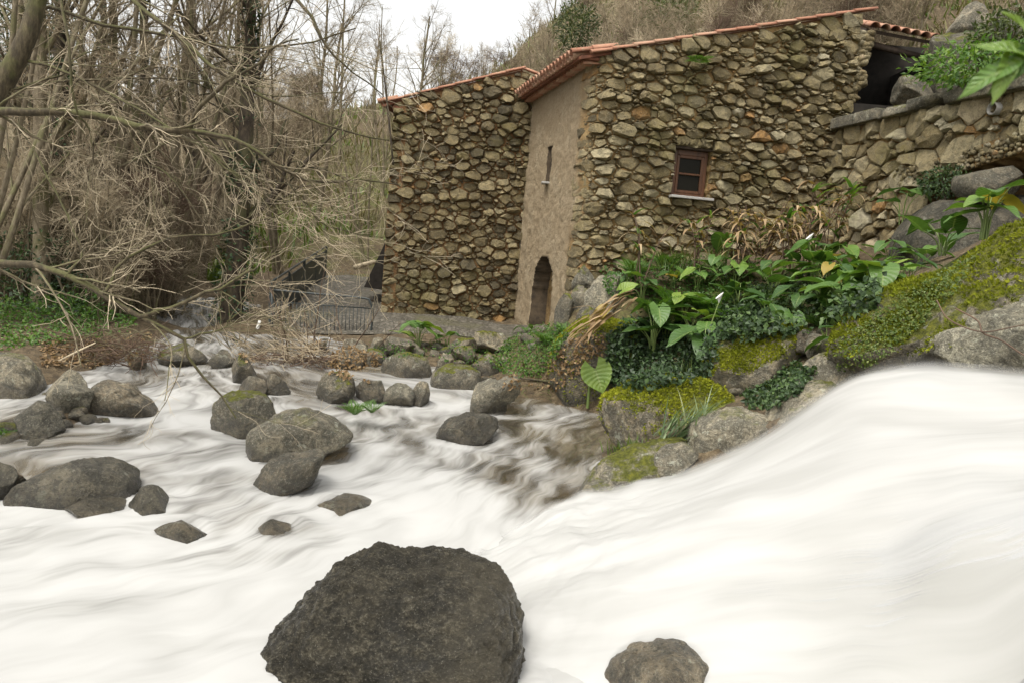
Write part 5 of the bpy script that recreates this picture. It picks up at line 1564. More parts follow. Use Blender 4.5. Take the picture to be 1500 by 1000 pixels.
# trunks that stand out in the wood on the left bank: px, py of the foot, Y, variant, scale, label
for i, (px, Y, k, sc, lb) in enumerate([
        (60, 13.5, 0, 1.15, 'tall grey bare tree at the far left of the wood'), (118, 14.8, 2, 1.1, 'clump of pale bare stems behind the left bank'), (160, 15.5, 1, 1.0, 'slender pale bare tree beside the stem clump'),
        (205, 16.0, 3, 1.05, 'many stemmed bare tree by the driftwood tangle'), (250, 19.0, 0, .95, 'straight bare tree beyond the narrow upstream channel'), (300, 21.0, 2, 1.2, 'three stemmed bare tree upstream of the ivied trunk'),
        (20, 17.0, 1, 1.1, 'bare tree with mossy trunk deep in the left wood'), (410, 24.0, 3, .95, 'multi stemmed bare tree beyond the railing panel'), (455, 31.0, 0, .8, 'thin bare tree past the end of the railing'),
        (530, 27.0, 2, .75, 'bare young tree behind the wing corner'), (-60, 12.0, 3, 1.0, 'stem clump outside the left of the wood'), (350, 27.0, 1, 1.0, 'tall thin bare tree deep in the wood upstream')]):
    p = at(px, 440, Y); z = float(H(p[0], Y))
    add_tree(TALL, k, (p[0], Y, z - .1), g5.uniform(0, 6.28), sc, lb, 'tree', None)
for i in range(26):
    px = g5.uniform(-140, 640); Y = g5.uniform(24, 62)
    p = at(px, 400, Y); z = float(H(p[0], Y))
    sc = g5.uniform(.65, 1.0)
    add_tree(TALL, i % 4, (p[0], Y, z - .1), g5.uniform(0, 6.28), sc, ('tall ' if sc > .83 else 'short ') + ('single trunked', 'slender high crowned', 'three stemmed', 'four stemmed')[i % 4] + ' leafless tree in the brown wood behind the stream', 'tree', 'leafless trees of the far wood')
for i, (px, Y, sc, k) in enumerate([(690,27,.55,2),(715,26,.5,3),(800,33,.6,1),(640,36,.6,0),(1330,22,.45,1),(1105,24,.4,3),(660,30,.5,3),(745,34,.5,2)]):
    p = at(px, 200, Y); z = float(H(p[0], Y))
    add_tree(TALL, k, (p[0], Y, z - .1), g5.uniform(0, 6.28), sc, ('single trunked', 'slender', 'three stemmed', 'four stemmed')[k] + ' small leafless tree on the hillside above the mill roofs', 'tree', 'small leafless trees on the hillside')
# undergrowth
def shrubs(n, pxr, Yr, sc, label, group, seed, ks=(0, 1, 2, 3), avoid=None):
    g = np.random.default_rng(seed)
    for i in range(n):
        px = g.uniform(*pxr); Y = Yr[0] + (Yr[1] - Yr[0]) * g.random() ** 1.3
        p = at(px, 400, Y); z = float(H(p[0], Y))
        if avoid and avoid(p[0], Y): continue
        s_ = g.uniform(*sc); k = ks[i % len(ks)]; f_ = (s_ - sc[0]) / (sc[1] - sc[0])
        add_tree(SHRUB, k, (p[0], Y, z - .08), g.uniform(0, 6.28), s_, ('low ' if f_ < .35 else 'tall ' if f_ > .7 else 'middling ') + ('pale straw coloured ', 'tan ', 'reddish brown ', 'brown densely forked ')[k] + label, 'shrub', group, 'bare_shrub')
on_path = lambda x, y: -7.6 < x + (y - 22) * .16 + .6 < -2.6 + 1.2 and y > 16 or (-4.9 < x < 1 and y < 20) or (x > -3.3 and y < 20.5)
shrubs(70, (-160, 330), (13.6, 26), (.7, 1.25), 'leafless brush crowding the left bank of the brook', 'leafless brush on the left bank', 61, (1, 0, 3, 2), lambda x, y: (-6.8 < x + (y - 16) * .12 < -4.4 and y < 21) or (x > -7.0 and y < 15.5) or on_path(x, y))
shrubs(130, (-100, 700), (24, 58), (1.0, 2.1), 'dry twiggy shrub covering the slope behind the stream', 'dry shrubs on the slope behind the stream', 62, (0, 1, 0, 2), on_path)
shrubs(130, (640, 1480), (20.5, 44), (.8, 1.5), 'twiggy shrub on the hillside behind the mill roof', 'twiggy shrubs on the hillside behind the mill', 63, (1, 0, 3, 2), lambda x, y: y < 21 and x < 7.5)

# hillside grass and bracken: uncountable
def hill_grass():
    g = np.random.default_rng(64); n = 42000
    px = g.uniform(-250, 1750, n); Y = 21 + 45 * g.random(n) ** 1.6
    x = (px - 750) / F * Y; z = H(x, Y)
    k = ~((x > -3.4) & (x < 6.6) & (Y < 20.5)) & ~((x < -2.5) & (x > -7.6) & (Y < 30))
    x, Y, z = x[k], Y[k], z[k]
    d = np.stack([g.normal(0, .5, len(x)), g.normal(0, .5, len(x)), np.ones(len(x))], -1)
    gr = perlin(xyz(x * .18, Y * .18, 4.)) + .25 * np.sin(z * 1.9) + g.normal(0, .15, len(x))
    p = np.stack([x, Y, z - .02], -1); L = g.uniform(.25, .7, len(x)) * (.7 + Y / 60); W = L * .09
    a = gr > .28
    obj('hill_grass', blades('hill_grass', p[a], d[a], L[a] * .8, W[a] * 1.3, M['grass'], g, 4), label='green grass patches on the terraced hillside', cat='grass', kind='stuff')
    obj('dry_bracken', blades('dry_bracken', p[~a], d[~a], L[~a], W[~a], M['drygrass'], g, 4), label='dry straw coloured grass and bracken over the slopes', cat='grass', kind='stuff')
hill_grass()
def evergreen(px, py, Y, w, h, n, label, lsz=.09, mat='ever', seed=1, name='evergreen_bush', perched=False):
    g = np.random.default_rng(seed)
    c = at(px, py, Y); zg = float(H(c[0], c[1]))
    root = thing(name, (c[0], c[1], c[2] - h * .5 if perched else min(zg, c[2] - h * .5)), label, 'bush'); o0 = np.array(root.location)
    q = g.normal(size=(n, 3)); q /= np.linalg.norm(q, axis=1, keepdims=True)
    lump = 1 + .35 * fbm(q * 2.2 + seed, 3)
    rad = lump * g.random(n) ** .35
    p = c + q * rad[:, None] * np.array([w / 2, w / 2, h / 2]) - o0
    d = q + g.normal(0, .7, (n, 3)); nn = g.normal(size=(n, 3)) + np.array([0, -.3, .8])
    obj('foliage', leaf_mesh('foliage', p, d, nn, g.uniform(.7, 1.3, n) * lsz, g.uniform(.35, .5, n) * lsz, M[mat], g), root)
    st = []
    for k in range(5):
        e = c - o0 + np.array([g.normal(0, w * .15), g.normal(0, w * .15), g.normal(0, h * .15)])
        st.append(resample(np.array([[0, 0, -.1], [e[0] * .3, e[1] * .3, e[2] * .5], e]), 6))
    obj('stem', tubes_mesh('stem', [(np.array(st), np.tile(np.linspace(.05, .015, 6) * max(w, .6) * .5, (5, 1)))], M['barkdark']), root)
    return root
evergreen(845, 42, 26, 1.5, 1.6, 1800, 'dark evergreen bush on the hillside behind the mill roof', .11, seed=3)
evergreen(20, 430, 13.6, 2.4, 2.2, 3000, 'dark green bramble mound on the far left bank', .09, 'ivy', seed=4)
evergreen(90, 470, 13.4, 2.2, 1.0, 2200, 'low green bramble mound beside the stems on the left bank', .08, 'fern', seed=5)
evergreen(60, 330, 17, 3.0, 3.0, 3200, 'tall evergreen bush deep in the left wood', .10, 'ever', seed=6)
evergreen(200, 400, 19, 2.6, 2.8, 2600, 'evergreen bush between the bare stems of the wood', .10, 'ever', seed=7)
evergreen(1440, 98, 11.6, 1.9, .5, 1500, 'bright leafy shrub spilling over the retaining wall coping', .10, 'fern', seed=8, perched=True)
evergreen(1475, 62, 11.9, 1.1, .9, 1200, 'dark leafy shrub above the drain pipe', .10, 'ever', seed=9, perched=True)
evergreen(1385, 268, 11.7, .8, .45, 900, 'dark ferny plant hanging in the culvert mouth', .06, 'ivy', seed=10, perched=True)
evergreen(985, 30, 28, 2.2, 2.0, 2000, 'olive bush above the long roof verge', .12, 'ever', seed=12)
evergreen(30, 60, 19, 2.4, 3.0, 2200, 'dark evergreen crown behind the bare tree at the upper left', .12, 'ivy', seed=13)

# ivied dark trunk on the bank
def ivied_trunk(px, py0, px1, py1, Y, r, label, seed, dens=2200):
    g = np.random.default_rng(seed)
    a = at(px, py0, Y); b_ = at(px1, py1, Y + .6)
    root = thing('ivied_tree', a, label, 'tree'); o0 = a
    P = resample(np.array([a - o0 - (0, 0, .4), (a * .55 + b_ * .45) - o0 + (.1, 0, 0), b_ - o0]), 12); Rr = r * np.linspace(1.25, .32, 12)
    tr = (P[None], Rr[None]); l1 = grow(*tr, 12, g, (.35, 1), .4, (35, 65), .1, .04, .14, 7, .4); l2 = grow(*l1, 7, g, (.1, 1), .45, (30, 60), .05, .0, .16, 5, .5); l3 = grow(*l2, 7, g, (.1, 1), .5, (30, 60), .0, .0, .16, 4, .6, minlen=.2)
    obj('trunk', tubes_mesh('trunk', [tr, l1, l2], M['barkdark'], (10, 5, 4)), root)
    obj('crown', tubes_mesh('crown', [(l3[0], np.maximum(l3[1], .003))], M['twig']), root)
    f = g.uniform(0, 11 - .01, dens) ; i = f.astype(int); fr = (f - i)[:, None]
    p = P[i] * (1 - fr) + P[i + 1] * fr; th = g.uniform(0, 6.28, dens); rr = Rr[i] * g.uniform(1.0, 1.7, dens)
    d = np.stack([np.cos(th), np.sin(th), g.uniform(-.6, .4, dens)], -1)
    keep = perlin(p * 2.0 + seed) > -.22
    p = p + d * (rr * np.array(1.0))[:, None] * np.array([1, 1, .1])
    obj('ivy', leaf_mesh('ivy', p[keep], d[keep] + g.normal(0, .5, (keep.sum(), 3)), np.tile((0, 0, 1.), (keep.sum(), 1)) + d[keep] * .6, g.uniform(.06, .11, keep.sum()), g.uniform(.05, .09, keep.sum()), M['ivy'], g), root)
ivied_trunk(330, 520, 372, -60, 15.6, .21, 'thick dark ivied trunk leaning over the narrow upstream channel', 71)
ivied_trunk(75, 440, 88, -60, 15.2, .22, 'dark trunk wrapped in ivy in the left wood', 72, 1800)
ivied_trunk(205, 470, 208, -60, 18.5, .17, 'straight mossy trunk with patchy ivy behind the bank stems', 73, 900)
ivied_trunk(150, 460, 150, -60, 22, .19, 'tall dark trunk standing further back in the wood', 74, 500)
ivied_trunk(275, 440, 282, -60, 24, .2, 'tall dark trunk near the head of the narrow channel', 75, 500)

# ================================================================ THE OVERHANGING TREE (left)
def overhang():
    g = np.random.default_rng(80)
    base = at(-170, 560, 7.6); base[2] = float(H(base[0], base[1])) - .1
    root = thing('overhanging_tree', base, 'mossy leafless tree at the left reaching long branches over the brook', 'tree')
    def PX(pts): return np.array([at(*p) for p in pts]) - base
    trunk = np.concatenate([[[0, 0, -.2]], PX([(-120,420,7.6),(-60,260,7.7),(-5,140,7.8),(38,60,7.9),(62,-30,8.0),(80,-160,8.1)])])
    T = (resample(trunk, 14)[None], (.12 * np.linspace(1.2, .5, 14))[None])
    main = [
      ([(-60,270,7.7),(-20,172,7.5),(0,165,7.3),(60,162,7.2),(130,168,7.1),(190,182,7.0),(240,192,6.9),(282,192,6.9)], .045, .026),
      ([(278,192,6.9),(289,160,6.85),(322,128,6.8),(350,110,6.8),(392,82,6.9),(400,70,6.9),(440,55,7.0)], .022, .006),
      ([(276,190,6.9),(340,205,6.8),(398,238,6.8),(462,268,6.9),(522,264,7.1),(580,270,7.3)], .022, .006),
      ([(-15,160,7.7),(20,92,7.9),(70,97,7.9),(160,135,7.7),(250,190,7.4),(330,240,7.2),(420,330,7.0)], .022, .005),
      ([(40,62,7.9),(60,10,8.2),(150,38,8.1),(250,52,8.0),(330,68,8.0),(440,66,8.1),(520,40,8.2)], .024, .006),
      ([(62,-30,8.0),(130,-50,7.6),(195,0,7.3),(262,52,7.1),(330,110,6.9),(420,160,6.9),(500,190,7.0),(570,205,7.2)], .028, .006),
      ([(70,-100,8.0),(300,-90,7.5),(435,0,7.0),(470,58,6.9),(500,90,6.9),(560,140,7.0)], .022, .005),
      ([(-130,450,7.6),(-60,390,7.2),(0,385,7.0),(50,388,6.9),(110,410,6.8),(150,432,6.7),(200,462,6.6),(215,468,6.6),(268,496,6.6),(280,530,6.6),(318,570,6.6),(345,612,6.6)], .042, .006),
      ([(205,464,6.6),(260,448,6.6),(330,420,6.6),(376,392,6.7),(400,370,6.8)], .02, .006),
      ([(152,432,6.7),(178,385,6.8),(250,350,6.9),(330,342,7.0),(400,318,7.1),(445,302,7.2),(520,290,7.4)], .016, .005),
      ([(95,404,6.8),(118,380,6.9),(110,340,7.0),(90,300,7.1),(60,240,7.2),(20,180,7.4)], .014, .006),
      ([(87,-20,7.2),(100,80,7.0),(105,120,7.0),(112,166,7.0),(130,190,7.1),(136,230,7.1),(130,265,7.1)], .014, .005),
      ([(-20,140,7.7),(0,138,7.8),(90,110,7.9),(110,85,8.0),(150,72,8.1),(200,90,8.1)], .013, .004),
      ([(40,126,7.9),(110,118,7.8),(200,115,7.8),(300,120,7.8),(400,140,7.9),(500,135,8.0)], .012, .004),
      ([(268,497,6.6),(330,480,6.7),(350,460,6.8),(420,470,7.0)], .010, .004),
      ([(190,195,7.0),(210,235,7.0),(250,260,7.0),(300,330,7.0),(330,400,7.0)], .010, .004),
      ([(280,192,6.9),(310,225,6.9),(345,258,6.9),(420,270,7.0),(470,280,7.1),(500,320,7.2)], .010, .004),
      ([(392,235,6.8),(440,290,6.9),(480,330,7.0),(560,350,7.3)], .009, .004)]
    P = np.array([resample(PX(p), 16) for p, a, c in main]); Rr = np.array([np.linspace(a, c, 16) for p, a, c in main])
    P += g.normal(0, .008, P.shape)
    bias = np.array([.35, -.05, -.20])
    s1 = grow(P, Rr, 8, g, (.1, 1.0), .30, (18, 50), .0, -.02, .10, 10, .42, .35, .7, bias)
    s2 = grow(*s1, 4, g, (.1, 1), .50, (20, 60), .0, -.015, .16, 8, .6, .5, .35, bias * .2)
    s3 = grow(*s2, 2, g, (.1, 1), .5, (20, 60), .0, -.01, .18, 5, .7, .5, .15, bias * .1)
    lim = lambda s, r: (s[0], np.maximum(s[1], r))
    obj('trunk', tubes_mesh('trunk', [T], M['mossbark'], (12,)), root)
    for k in range(len(main)):
        obj('branch', tubes_mesh('branch', [(P[k:k + 1], Rr[k:k + 1])], M['mossbark'], (7,)), root)
    obj('branchlets', tubes_mesh('branchlets', [lim(s1, .0026)], M['bark'], (4,)), root)
    obj('twigs', tubes_mesh('twigs', [lim(s2, .0017), lim(s3, .0013)], M['twigpale'], (3, 3)), root)
overhang()
# ================================================================ RAILING
def railing():
    g = np.random.default_rng(1)
    # near run across the yard, then the long run beside the path
    a = at(541, 486, 15.6); c = at(398, 492, 15.4); 
    root = thing('railing', ((a[0] + c[0]) / 2, 15.5, a[2]), 'low dark steel railing with curved end along the yard edge', 'railing'); o0 = np.array(root.location)
    top_a = at(545, 452, 15.6); top_c = at(398, 425, 15.4)
    corner = at(532, 437, 15.6)
    b = MB(); path = resample(np.array([top_c, (top_c * .5 + corner * .5), corner, at(542, 443, 15.6), at(546, 460, 15.6), at(543, 490, 15.6)]), 30)
    b.tube(path - o0, .021, 8); b.build('top_rail', M['metal'], root)
    lo = at(398, 442, 15.4); lr = at(543, 452, 15.6)
    b = MB(); b.tube(np.array([lo, lr]) - o0, .012, 6); b.build('mid_rail', M['metal'], root)
    n = 26; t0 = np.array(lo); t1 = np.array(lr); f0 = at(400, 497, 15.4); f1 = at(541, 490, 15.6)
    bar = None
    for k in range(n):
        t = (k + .5) / n; p = t0 * (1 - t) + t1 * t; q = f0 * (1 - t) + f1 * t; q[2] -= .08
        b = MB(); b.tube(np.array([p, q]) - p, .0075, 5); b.build('baluster', M['metal'], root).location = [float(v) for v in (p - o0)]
    for p, q in ((top_c, f0),):
        b = MB(); b.tube(np.array([p + (0, 0, .02), q - (0, 0, .1)]) - o0, .024, 8); b.build('post', M['metal'], root)
    # long run
    A = at(396, 480, 15.5); E = at(478, 392, 23.5); At = at(396, 414, 15.5); Et = at(477, 362, 23.5)
    root = thing('railing', ((A[0] + E[0]) / 2, 22, 0.1), 'long dark steel railing with close bars receding along the path', 'railing'); o0 = np.array(root.location)
    zf = lambda t: np.array([A[0] + (E[0] - A[0]) * t, A[1] + (E[1] - A[1]) * t, 0])
    N = 80
    tp = lambda t: At * (1 - t) + Et * t
    b = MB(); b.tube(np.array([tp(t) for t in np.linspace(0, 1, 12)]) - o0, .024, 8); b.build('top_rail', M['metal'], root)
    b = MB(); b.tube(np.array([tp(t) - (0, 0, .13) for t in np.linspace(0, 1, 12)]) - o0, .014, 6); b.build('mid_rail', M['metal'], root)
    for k in range(N + 1):
        t = k / N; p = tp(t) - (0, 0, .12); q = zf(t); q[2] = min(float(H(q[0], q[1])) - .03, p[2] - .6)
        b = MB(); b.box((p + q) / 2 - p, (.018, .055, p[2] - q[2]))
        b.build('baluster', M['metal'], root, None, False).location = [float(v) for v in (p - o0)]
    for k in range(5):
        t = k / 4; p = tp(t); q = zf(t); q[2] = float(H(q[0], q[1])) - .15
        b = MB(); b.box((p + q) / 2 - o0, (.05, .06, p[2] - q[2] + .02)); b.build('post', M['metal'], root, None, False)
railing()
# kerb log and white stake by the yard
def prop(name, pts, rad, mat, label, cat, sides=7):
    P = np.array([at(*p) for p in pts]); o0 = P[0].copy()
    b = MB(); K = max(6, 4 * len(P)); r = np.interp(np.linspace(0, 1, K), np.linspace(0, 1, len(rad)), rad)
    b.tube(resample(P, K) - o0, r, sides); o = b.build(name, mat, None); o.location = [float(v) for v in o0]
    o['label'] = label; o['category'] = cat
    return o
prop('stake', [(372,497,15.2),(381,470,15.3)], [.035, .035], M['white'], 'short white stake at the corner of the yard railing', 'stake', 8)
prop('log', [(382,498,15.2),(420,503,15.0),(448,512,14.8)], [.03, .035, .025], M['twigpale'], 'thin bleached log lying below the white stake', 'log')
prop('log', [(520,392,23),(548,384,22.5)], [.08, .07], M['twigpale'], 'pale log lying at the far end of the cobbled path', 'log')
prop('stick', [(758,553,12.0),(800,558,11.8),(845,568,11.5),(884,572,11.3)], [.012, .022, .02, .012], M['barkdark'], 'dark wet stick lying across the mouth of the clear branch', 'stick')
prop('stick', [(655,592,11.5),(690,570,12.2),(735,548,12.8)], [.01, .02, .015], M['barkdark'], 'dark stick propped between the square block and the tilted slab', 'stick')
prop('stick', [(86,528,10.6),(110,516,10.8),(140,502,11.0)], [.008, .012, .01], M['twigpale'], 'bent pale stick poking out of the dark tangle on the left bank', 'stick')
prop('stick', [(162,522,12.2),(176,519,12.3),(188,519,12.4)], [.008, .012, .01], M['dry'], 'short broken yellowish stick holding the plastic ribbon', 'stick')
prop('stick', [(1105,455,6.6),(1130,470,6.5),(1160,476,6.45)], [.004, .006, .003], M['barkdark'], 'small dark twig on the garden bank', 'stick') if False else None
prop('bramble_stem', [(1400,452,6.4),(1432,470,6.2),(1440,488,6.1),(1466,498,6.0),(1500,520,5.8),(1530,535,5.7)], [.006, .007, .006], M['twigred'], 'dark red bramble stem arching over the wet silvery slab', 'stem')
prop('bramble_stem', [(1372,440,6.5),(1390,468,6.3),(1436,486,6.1),(1480,480,6.0),(1530,470,5.9)], [.005, .006, .004], M['twigred'], 'second thin bramble stem crossing the wet silvery slab', 'stem')
prop('pole', [(556,60,16.8),(566,140,16.8),(576,242,16.8)], [.016, .02, .022], M['barkdark'], 'thin dark pole standing at the corner of the lower wing', 'pole')
def ribbon():
    P = np.array([at(166, 521, 12.15), at(164, 530, 12.1), at(163, 538, 12.1), at(160, 547, 12.1)]); o0 = P[0].copy()
    P = resample(P, 9) - o0; w = np.array([.035, 0.008, 0])
    V = np.concatenate([P - w, P + w]); V[:, 1] += .012 * np.sin(np.arange(18))
    Fc = [(i, i + 1, i + 10, i + 9) for i in range(8)]
    me = mesh('ribbon', V, Fc, None, True, mats=[M['white'], M['red']], midx=[0, 0, 1, 0, 0, 1, 1, 0])
    o = obj('plastic_ribbon', me, None, o0, 'torn white and red plastic ribbon hanging from the stick', 'ribbon')
    md = o.modifiers.new('thick', 'SOLIDIFY'); md.thickness = .004
ribbon()

# ================================================================ PLANTS OF THE BANK
def arum_blade(L, W, seed, droop=.5, nr=9, nc=7):
    g = np.random.default_rng(seed)
    y = np.linspace(0, 1, nr); c = np.linspace(-1, 1, nc)
    w = W * .5 * (np.sin(np.clip(y * 1.02 + .06, 0, 1) * math.pi) ** .6) * (1 - .45 * y) * 1.55
    w[-1] = .004
    Yg, Cg = np.meshgrid(y, c, indexing='ij')
    X = Cg * w[:, None]
    YY = Yg - .42 * np.abs(Cg) ** 1.3 * (1 - Yg) ** 1.6
    Z = .30 * np.abs(X) - droop * L * Yg ** 2 * .5 + .05 * L * np.sin(9 * Yg + 3 * Cg + seed) * np.abs(Cg) ** 2
    V = np.stack([X, YY * L, Z], -1).reshape(-1, 3)
    uv = np.stack([Cg * .5, Yg], -1).reshape(-1, 2)
    return V, grid_faces(nr, nc), uv
BLADES = []
for k in range(7):
    V, Fc, uv = arum_blade(1.0, .60 + .05 * (k % 3), k, .35 + .12 * (k % 4))
    BLADES.append([mesh('leaf_blade', V, Fc, M['arum'], True, {'tone': np.full(len(V), t)}, uv) for t in (.1, .35, .6, .9)])
YBL = mesh('leaf_blade', *arum_blade(1.0, .55, 3, .7)[:2], M['yellow'], True, {'tone': np.full(63, .5)}, arum_blade(1.0, .55, 3, .7)[2])

def put_leaf(root, p, d, upv, L, me, name='leaf'):
    y = d / np.linalg.norm(d); x = np.cross(y, upv); x /= np.linalg.norm(x); z = np.cross(x, y)
    o = obj(name, me, root)
    mm = Matrix((np.stack([x, y, z], -1) * L).tolist()).to_4x4(); mm.translation = Vector(p.tolist()); o.matrix_local = mm
    return o

def arum(px, py, n, size, label, seed, spread=1.0, hgt=1.0, yellow=0, flower=0, Y=None, tones=(0, 1, 1, 2, 2, 3), name='arum_plant', group=None):
    g = np.random.default_rng(seed)
    base = drop(px, py)[0] if Y is None else at(px, py, Y)
    root = thing(name, base, label, 'plant', group)
    for k in range(n):
        a = 2 * math.pi * (k + g.uniform(-.3, .3)) / n + seed
        out = np.array([math.cos(a), math.sin(a), 0])
        h = size * g.uniform(.7, 1.5) * hgt; r = size * g.uniform(.3, .9) * spread
        tip = out * r + np.array([0, 0, h])
        pts = resample(np.array([out * .03, out * r * .35 + np.array([0, 0, h * .6]), tip]), 7)
        b = MB(); b.tube(pts, np.linspace(.013, .007, 7) * size / .4, 5, False, .6); b.build('stalk', M['arum'], root)
        d = out * g.uniform(.7, 1.2) + np.array([0, 0, g.uniform(-.5, .55)]) + g.normal(0, .15, 3)
        me = YBL if k < yellow else BLADES[g.integers(7)][tones[g.integers(len(tones))]]
        put_leaf(root, tip, d, np.array([0, 0, 1.0]) + out * .15, size * g.uniform(.75, 1.25), me)
    for k in range(flower):
        h = size * 2.0; a = g.uniform(0, 6.28); tip = np.array([math.cos(a) * .15, math.sin(a) * .15, h])
        b = MB(); b.tube(resample(np.array([[0, 0, 0], [tip[0] * .4, tip[1] * .4, h * .6], tip]), 6), .008, 5, False, .7); b.build('flower_stalk', M['arum'], root)
        th = np.linspace(0, 2 * math.pi, 11); V = []
        for rr, zz in ((.008, 0), (.022, .04), (.05, .10)):
            for t in th[:-1]: V.append(tip + np.array([rr * math.cos(t), rr * math.sin(t), zz + (.05 * math.cos(t) if rr > .04 else 0)]))
        Fq = [(r_ * 10 + i, r_ * 10 + (i + 1) % 10, (r_ + 1) * 10 + (i + 1) % 10, (r_ + 1) * 10 + i) for r_ in range(2) for i in range(10)]
        b = MB(); b.add(np.array(V), Fq); b.build('flower', M['white'], root)
    return root
def elephant_ear():
    base = at(862, 582, 11.15); root = thing('elephant_ear', base, 'single broad elephant-ear leaf on a thick stalk at the water edge', 'plant')
    top = at(872, 540, 11.1) - base
    b = MB(); b.tube(resample(np.array([[0, 0, -.15], top * .6 + (-.03, 0, 0), top]), 8), np.linspace(.024, .014, 8), 7, False, .75); b.build('stalk', M['arum'], root)
    V, Fc, uv = arum_blade(1.0, .95, 4, .25)
    me = mesh('leaf_blade', V, Fc, M['arum'], True, {'tone': np.full(len(V), .75)}, uv)
    put_leaf(root, top, np.array([.30, -.35, -.75]), np.array([-.1, -1.0, .25]), .37, me)
elephant_ear()
arum(612, 512, 7, .30, 'arum plant with an upright bright leaf on top of the rock bank', 302, .8, 1.1, tones=(1, 2, 3, 3))
arum(655, 508, 5, .22, 'small dusky arum beside the bright leafed arum', 303, .9, .9)
arum(955, 520, 9, .38, 'tall dark arum in front of the ivy curtain', 304, .8, 1.3, tones=(0, 1, 1, 2))
arum(1030, 530, 6, .40, 'arum with drooping wavy leaves beside the domed boulder', 305, 1.0, .8, tones=(0, 1, 2), flower=1)
arum(1245, 470, 16, .36, 'large arum clump with broad wavy leaves above the sloping ledge', 306, 1.1, .95, tones=(0, 1, 1, 2, 3))
arum(1275, 462, 10, .33, 'arum with bright upright leaves inside the large clump', 307, .7, 1.2, tones=(2, 3, 3))
arum(1440, 352, 9, .30, 'yellowing arum growing on top of the great mossy rock', 308, .7, 1.2, 2, Y=7.9, tones=(2, 2, 3, 3))
arum(1380, 375, 7, .27, 'dark arum in the hollow below the culvert', 309, 1.0, 1.0, Y=8.4, tones=(0, 1, 2))
arum(1350, 395, 5, .26, 'small arum at the edge of the great mossy rock', 310, 1.0, .7, tones=(1, 2))
arum(1130, 440, 8, .34, 'arum standing among dry ginger stems below the window wall', 311, .9, 1.1, tones=(0, 1, 2))
arum(1190, 430, 8, .36, 'leggy arum right of the dry ginger stems', 312, .8, 1.4, tones=(1, 2, 2), flower=1)
arum(1080, 455, 6, .30, 'arum half sunk in the fern bed', 313, .9, .9, tones=(0, 1, 2))
arum(1000, 470, 6, .30, 'arum with pale leaf backs left of the fern bed', 314, .9, 1.0)
arum(1150, 500, 5, .26, 'little arum above the domed boulder', 315, .9, .9, tones=(1, 2))
arum(1225, 520, 4, .22, 'little arum with tattered leaves on the pale ledge', 316, .9, .9, tones=(1, 1, 2))
arum(770, 488, 4, .18, 'tiny arum at the foot of the arched doorway', 317, .9, .8, tones=(1, 2))
arum(540, 540, 6, .16, 'low leafy weed between mossy stones of the rock bank', 318, 1.2, .6, tones=(1, 2))
arum(1320, 330, 5, .30, 'shaded arum against the foot of the retaining wall', 319, .9, 1.2, Y=12.0, tones=(0, 1))
arum(1060, 400, 5, .30, 'arum with narrow leaves under the window', 320, .8, 1.3, Y=12.6, tones=(1, 2))

for k, (px, py, sz, n) in enumerate([(915,430,.22,6),(940,445,.26,7),(985,425,.22,6),(1020,430,.26,7),(1045,415,.24,6),(1075,425,.26,7),(1100,415,.24,6),(1160,420,.28,7),(1210,440,.28,8),(1120,470,.24,6),(1170,465,.26,7),
        (1205,465,.26,7),(1300,440,.26,7),(1330,420,.24,6),(1240,430,.26,7),(1270,420,.26,6),(975,500,.26,6),(920,500,.24,6),(1010,500,.26,6),(1300,400,.26,6),(1230,400,.28,6),(1195,400,.28,6)]):
    arum(px, py, n, sz, 'young arum plant ' + ('with one yellowed leaf ' if k % 6 == 2 else '') + ('close under the mill wall' if py < 428 else 'amid the ivy below the ferns' if py > 480 else 'in the thick of the garden bank'), 700 + k, .9, 1.15, 1 if k % 6 == 2 else 0, tones=(0, 1, 1, 2, 3), group='young arum plants on the garden bank')
# ginger canes: tall stems with drooping leaves, some dry
def ginger(px, py, Y, n, h, label, seed, dry=.8, group=None):
    g = np.random.default_rng(seed); base = at(px, py, Y)
    root = thing('ginger_clump', base, label, 'plant', group)
    cs, dl, gl = [], [], []
    for k in range(n):
        a = g.uniform(0, 6.28); lean = g.uniform(.1, .55)
        top = np.array([math.cos(a) * lean * h, math.sin(a) * lean * h * .6, h * g.uniform(.7, 1.1)])
        p = resample(np.array([[g.normal(0, .08), g.normal(0, .08), -.05], top * .5 + np.array([0, 0, h * .12]), top]), 9)
        b = MB(); b.tube(p, np.linspace(.011, .005, 9), 5, False); b.build('cane', M['twigred'], root)
        for j in range(g.integers(5, 9)):
            t = g.uniform(.3, 1); i = min(int(t * 8), 7)
            (dl if g.random() < dry else gl).append((p[i], g.uniform(0, 6.28)))
    for lst, mat, nm, dr in ((dl, 'dry', 'dry_leaf', 2.6), (gl, 'fern', 'green_leaf', 1.3)):
        for p, a in lst:
            d = np.array([[math.cos(a), math.sin(a), .5 if dr > 2 else .8]])
            me = blades(nm, np.zeros((1, 3)), d, np.array([g.uniform(.28, .5)]), np.array([g.uniform(.035, .07)]), M[mat], g, 7, dr)
            obj(nm, me, root, p)
    return root
ginger(1085, 400, 12.4, 9, 1.0, 'clump of dead ginger canes with hanging brown leaves under the window', 331, .95)
ginger(1150, 398, 12.2, 9, 1.0, 'dead ginger clump with a few green leaves right of the window', 332, .85)
ginger(1180, 392, 12.6, 6, 1.4, 'tall ginger canes with pale green leaf tops by the wall corner', 333, .5)
ginger(1025, 395, 12.8, 5, .9, 'thin ginger canes with yellow tips below the window sill', 334, .7)
ginger(940, 415, 12.3, 4, 1.3, 'leaning bare ginger canes above the heap of dry leaves', 335, .6)
ginger(1215, 385, 12.8, 6, 1.2, 'dry and green ginger mixed at the foot of the wall corner', 336, .5)
ginger(1120, 385, 13.2, 8, 1.0, 'brown ginger thicket close against the stone wall', 337, .9)
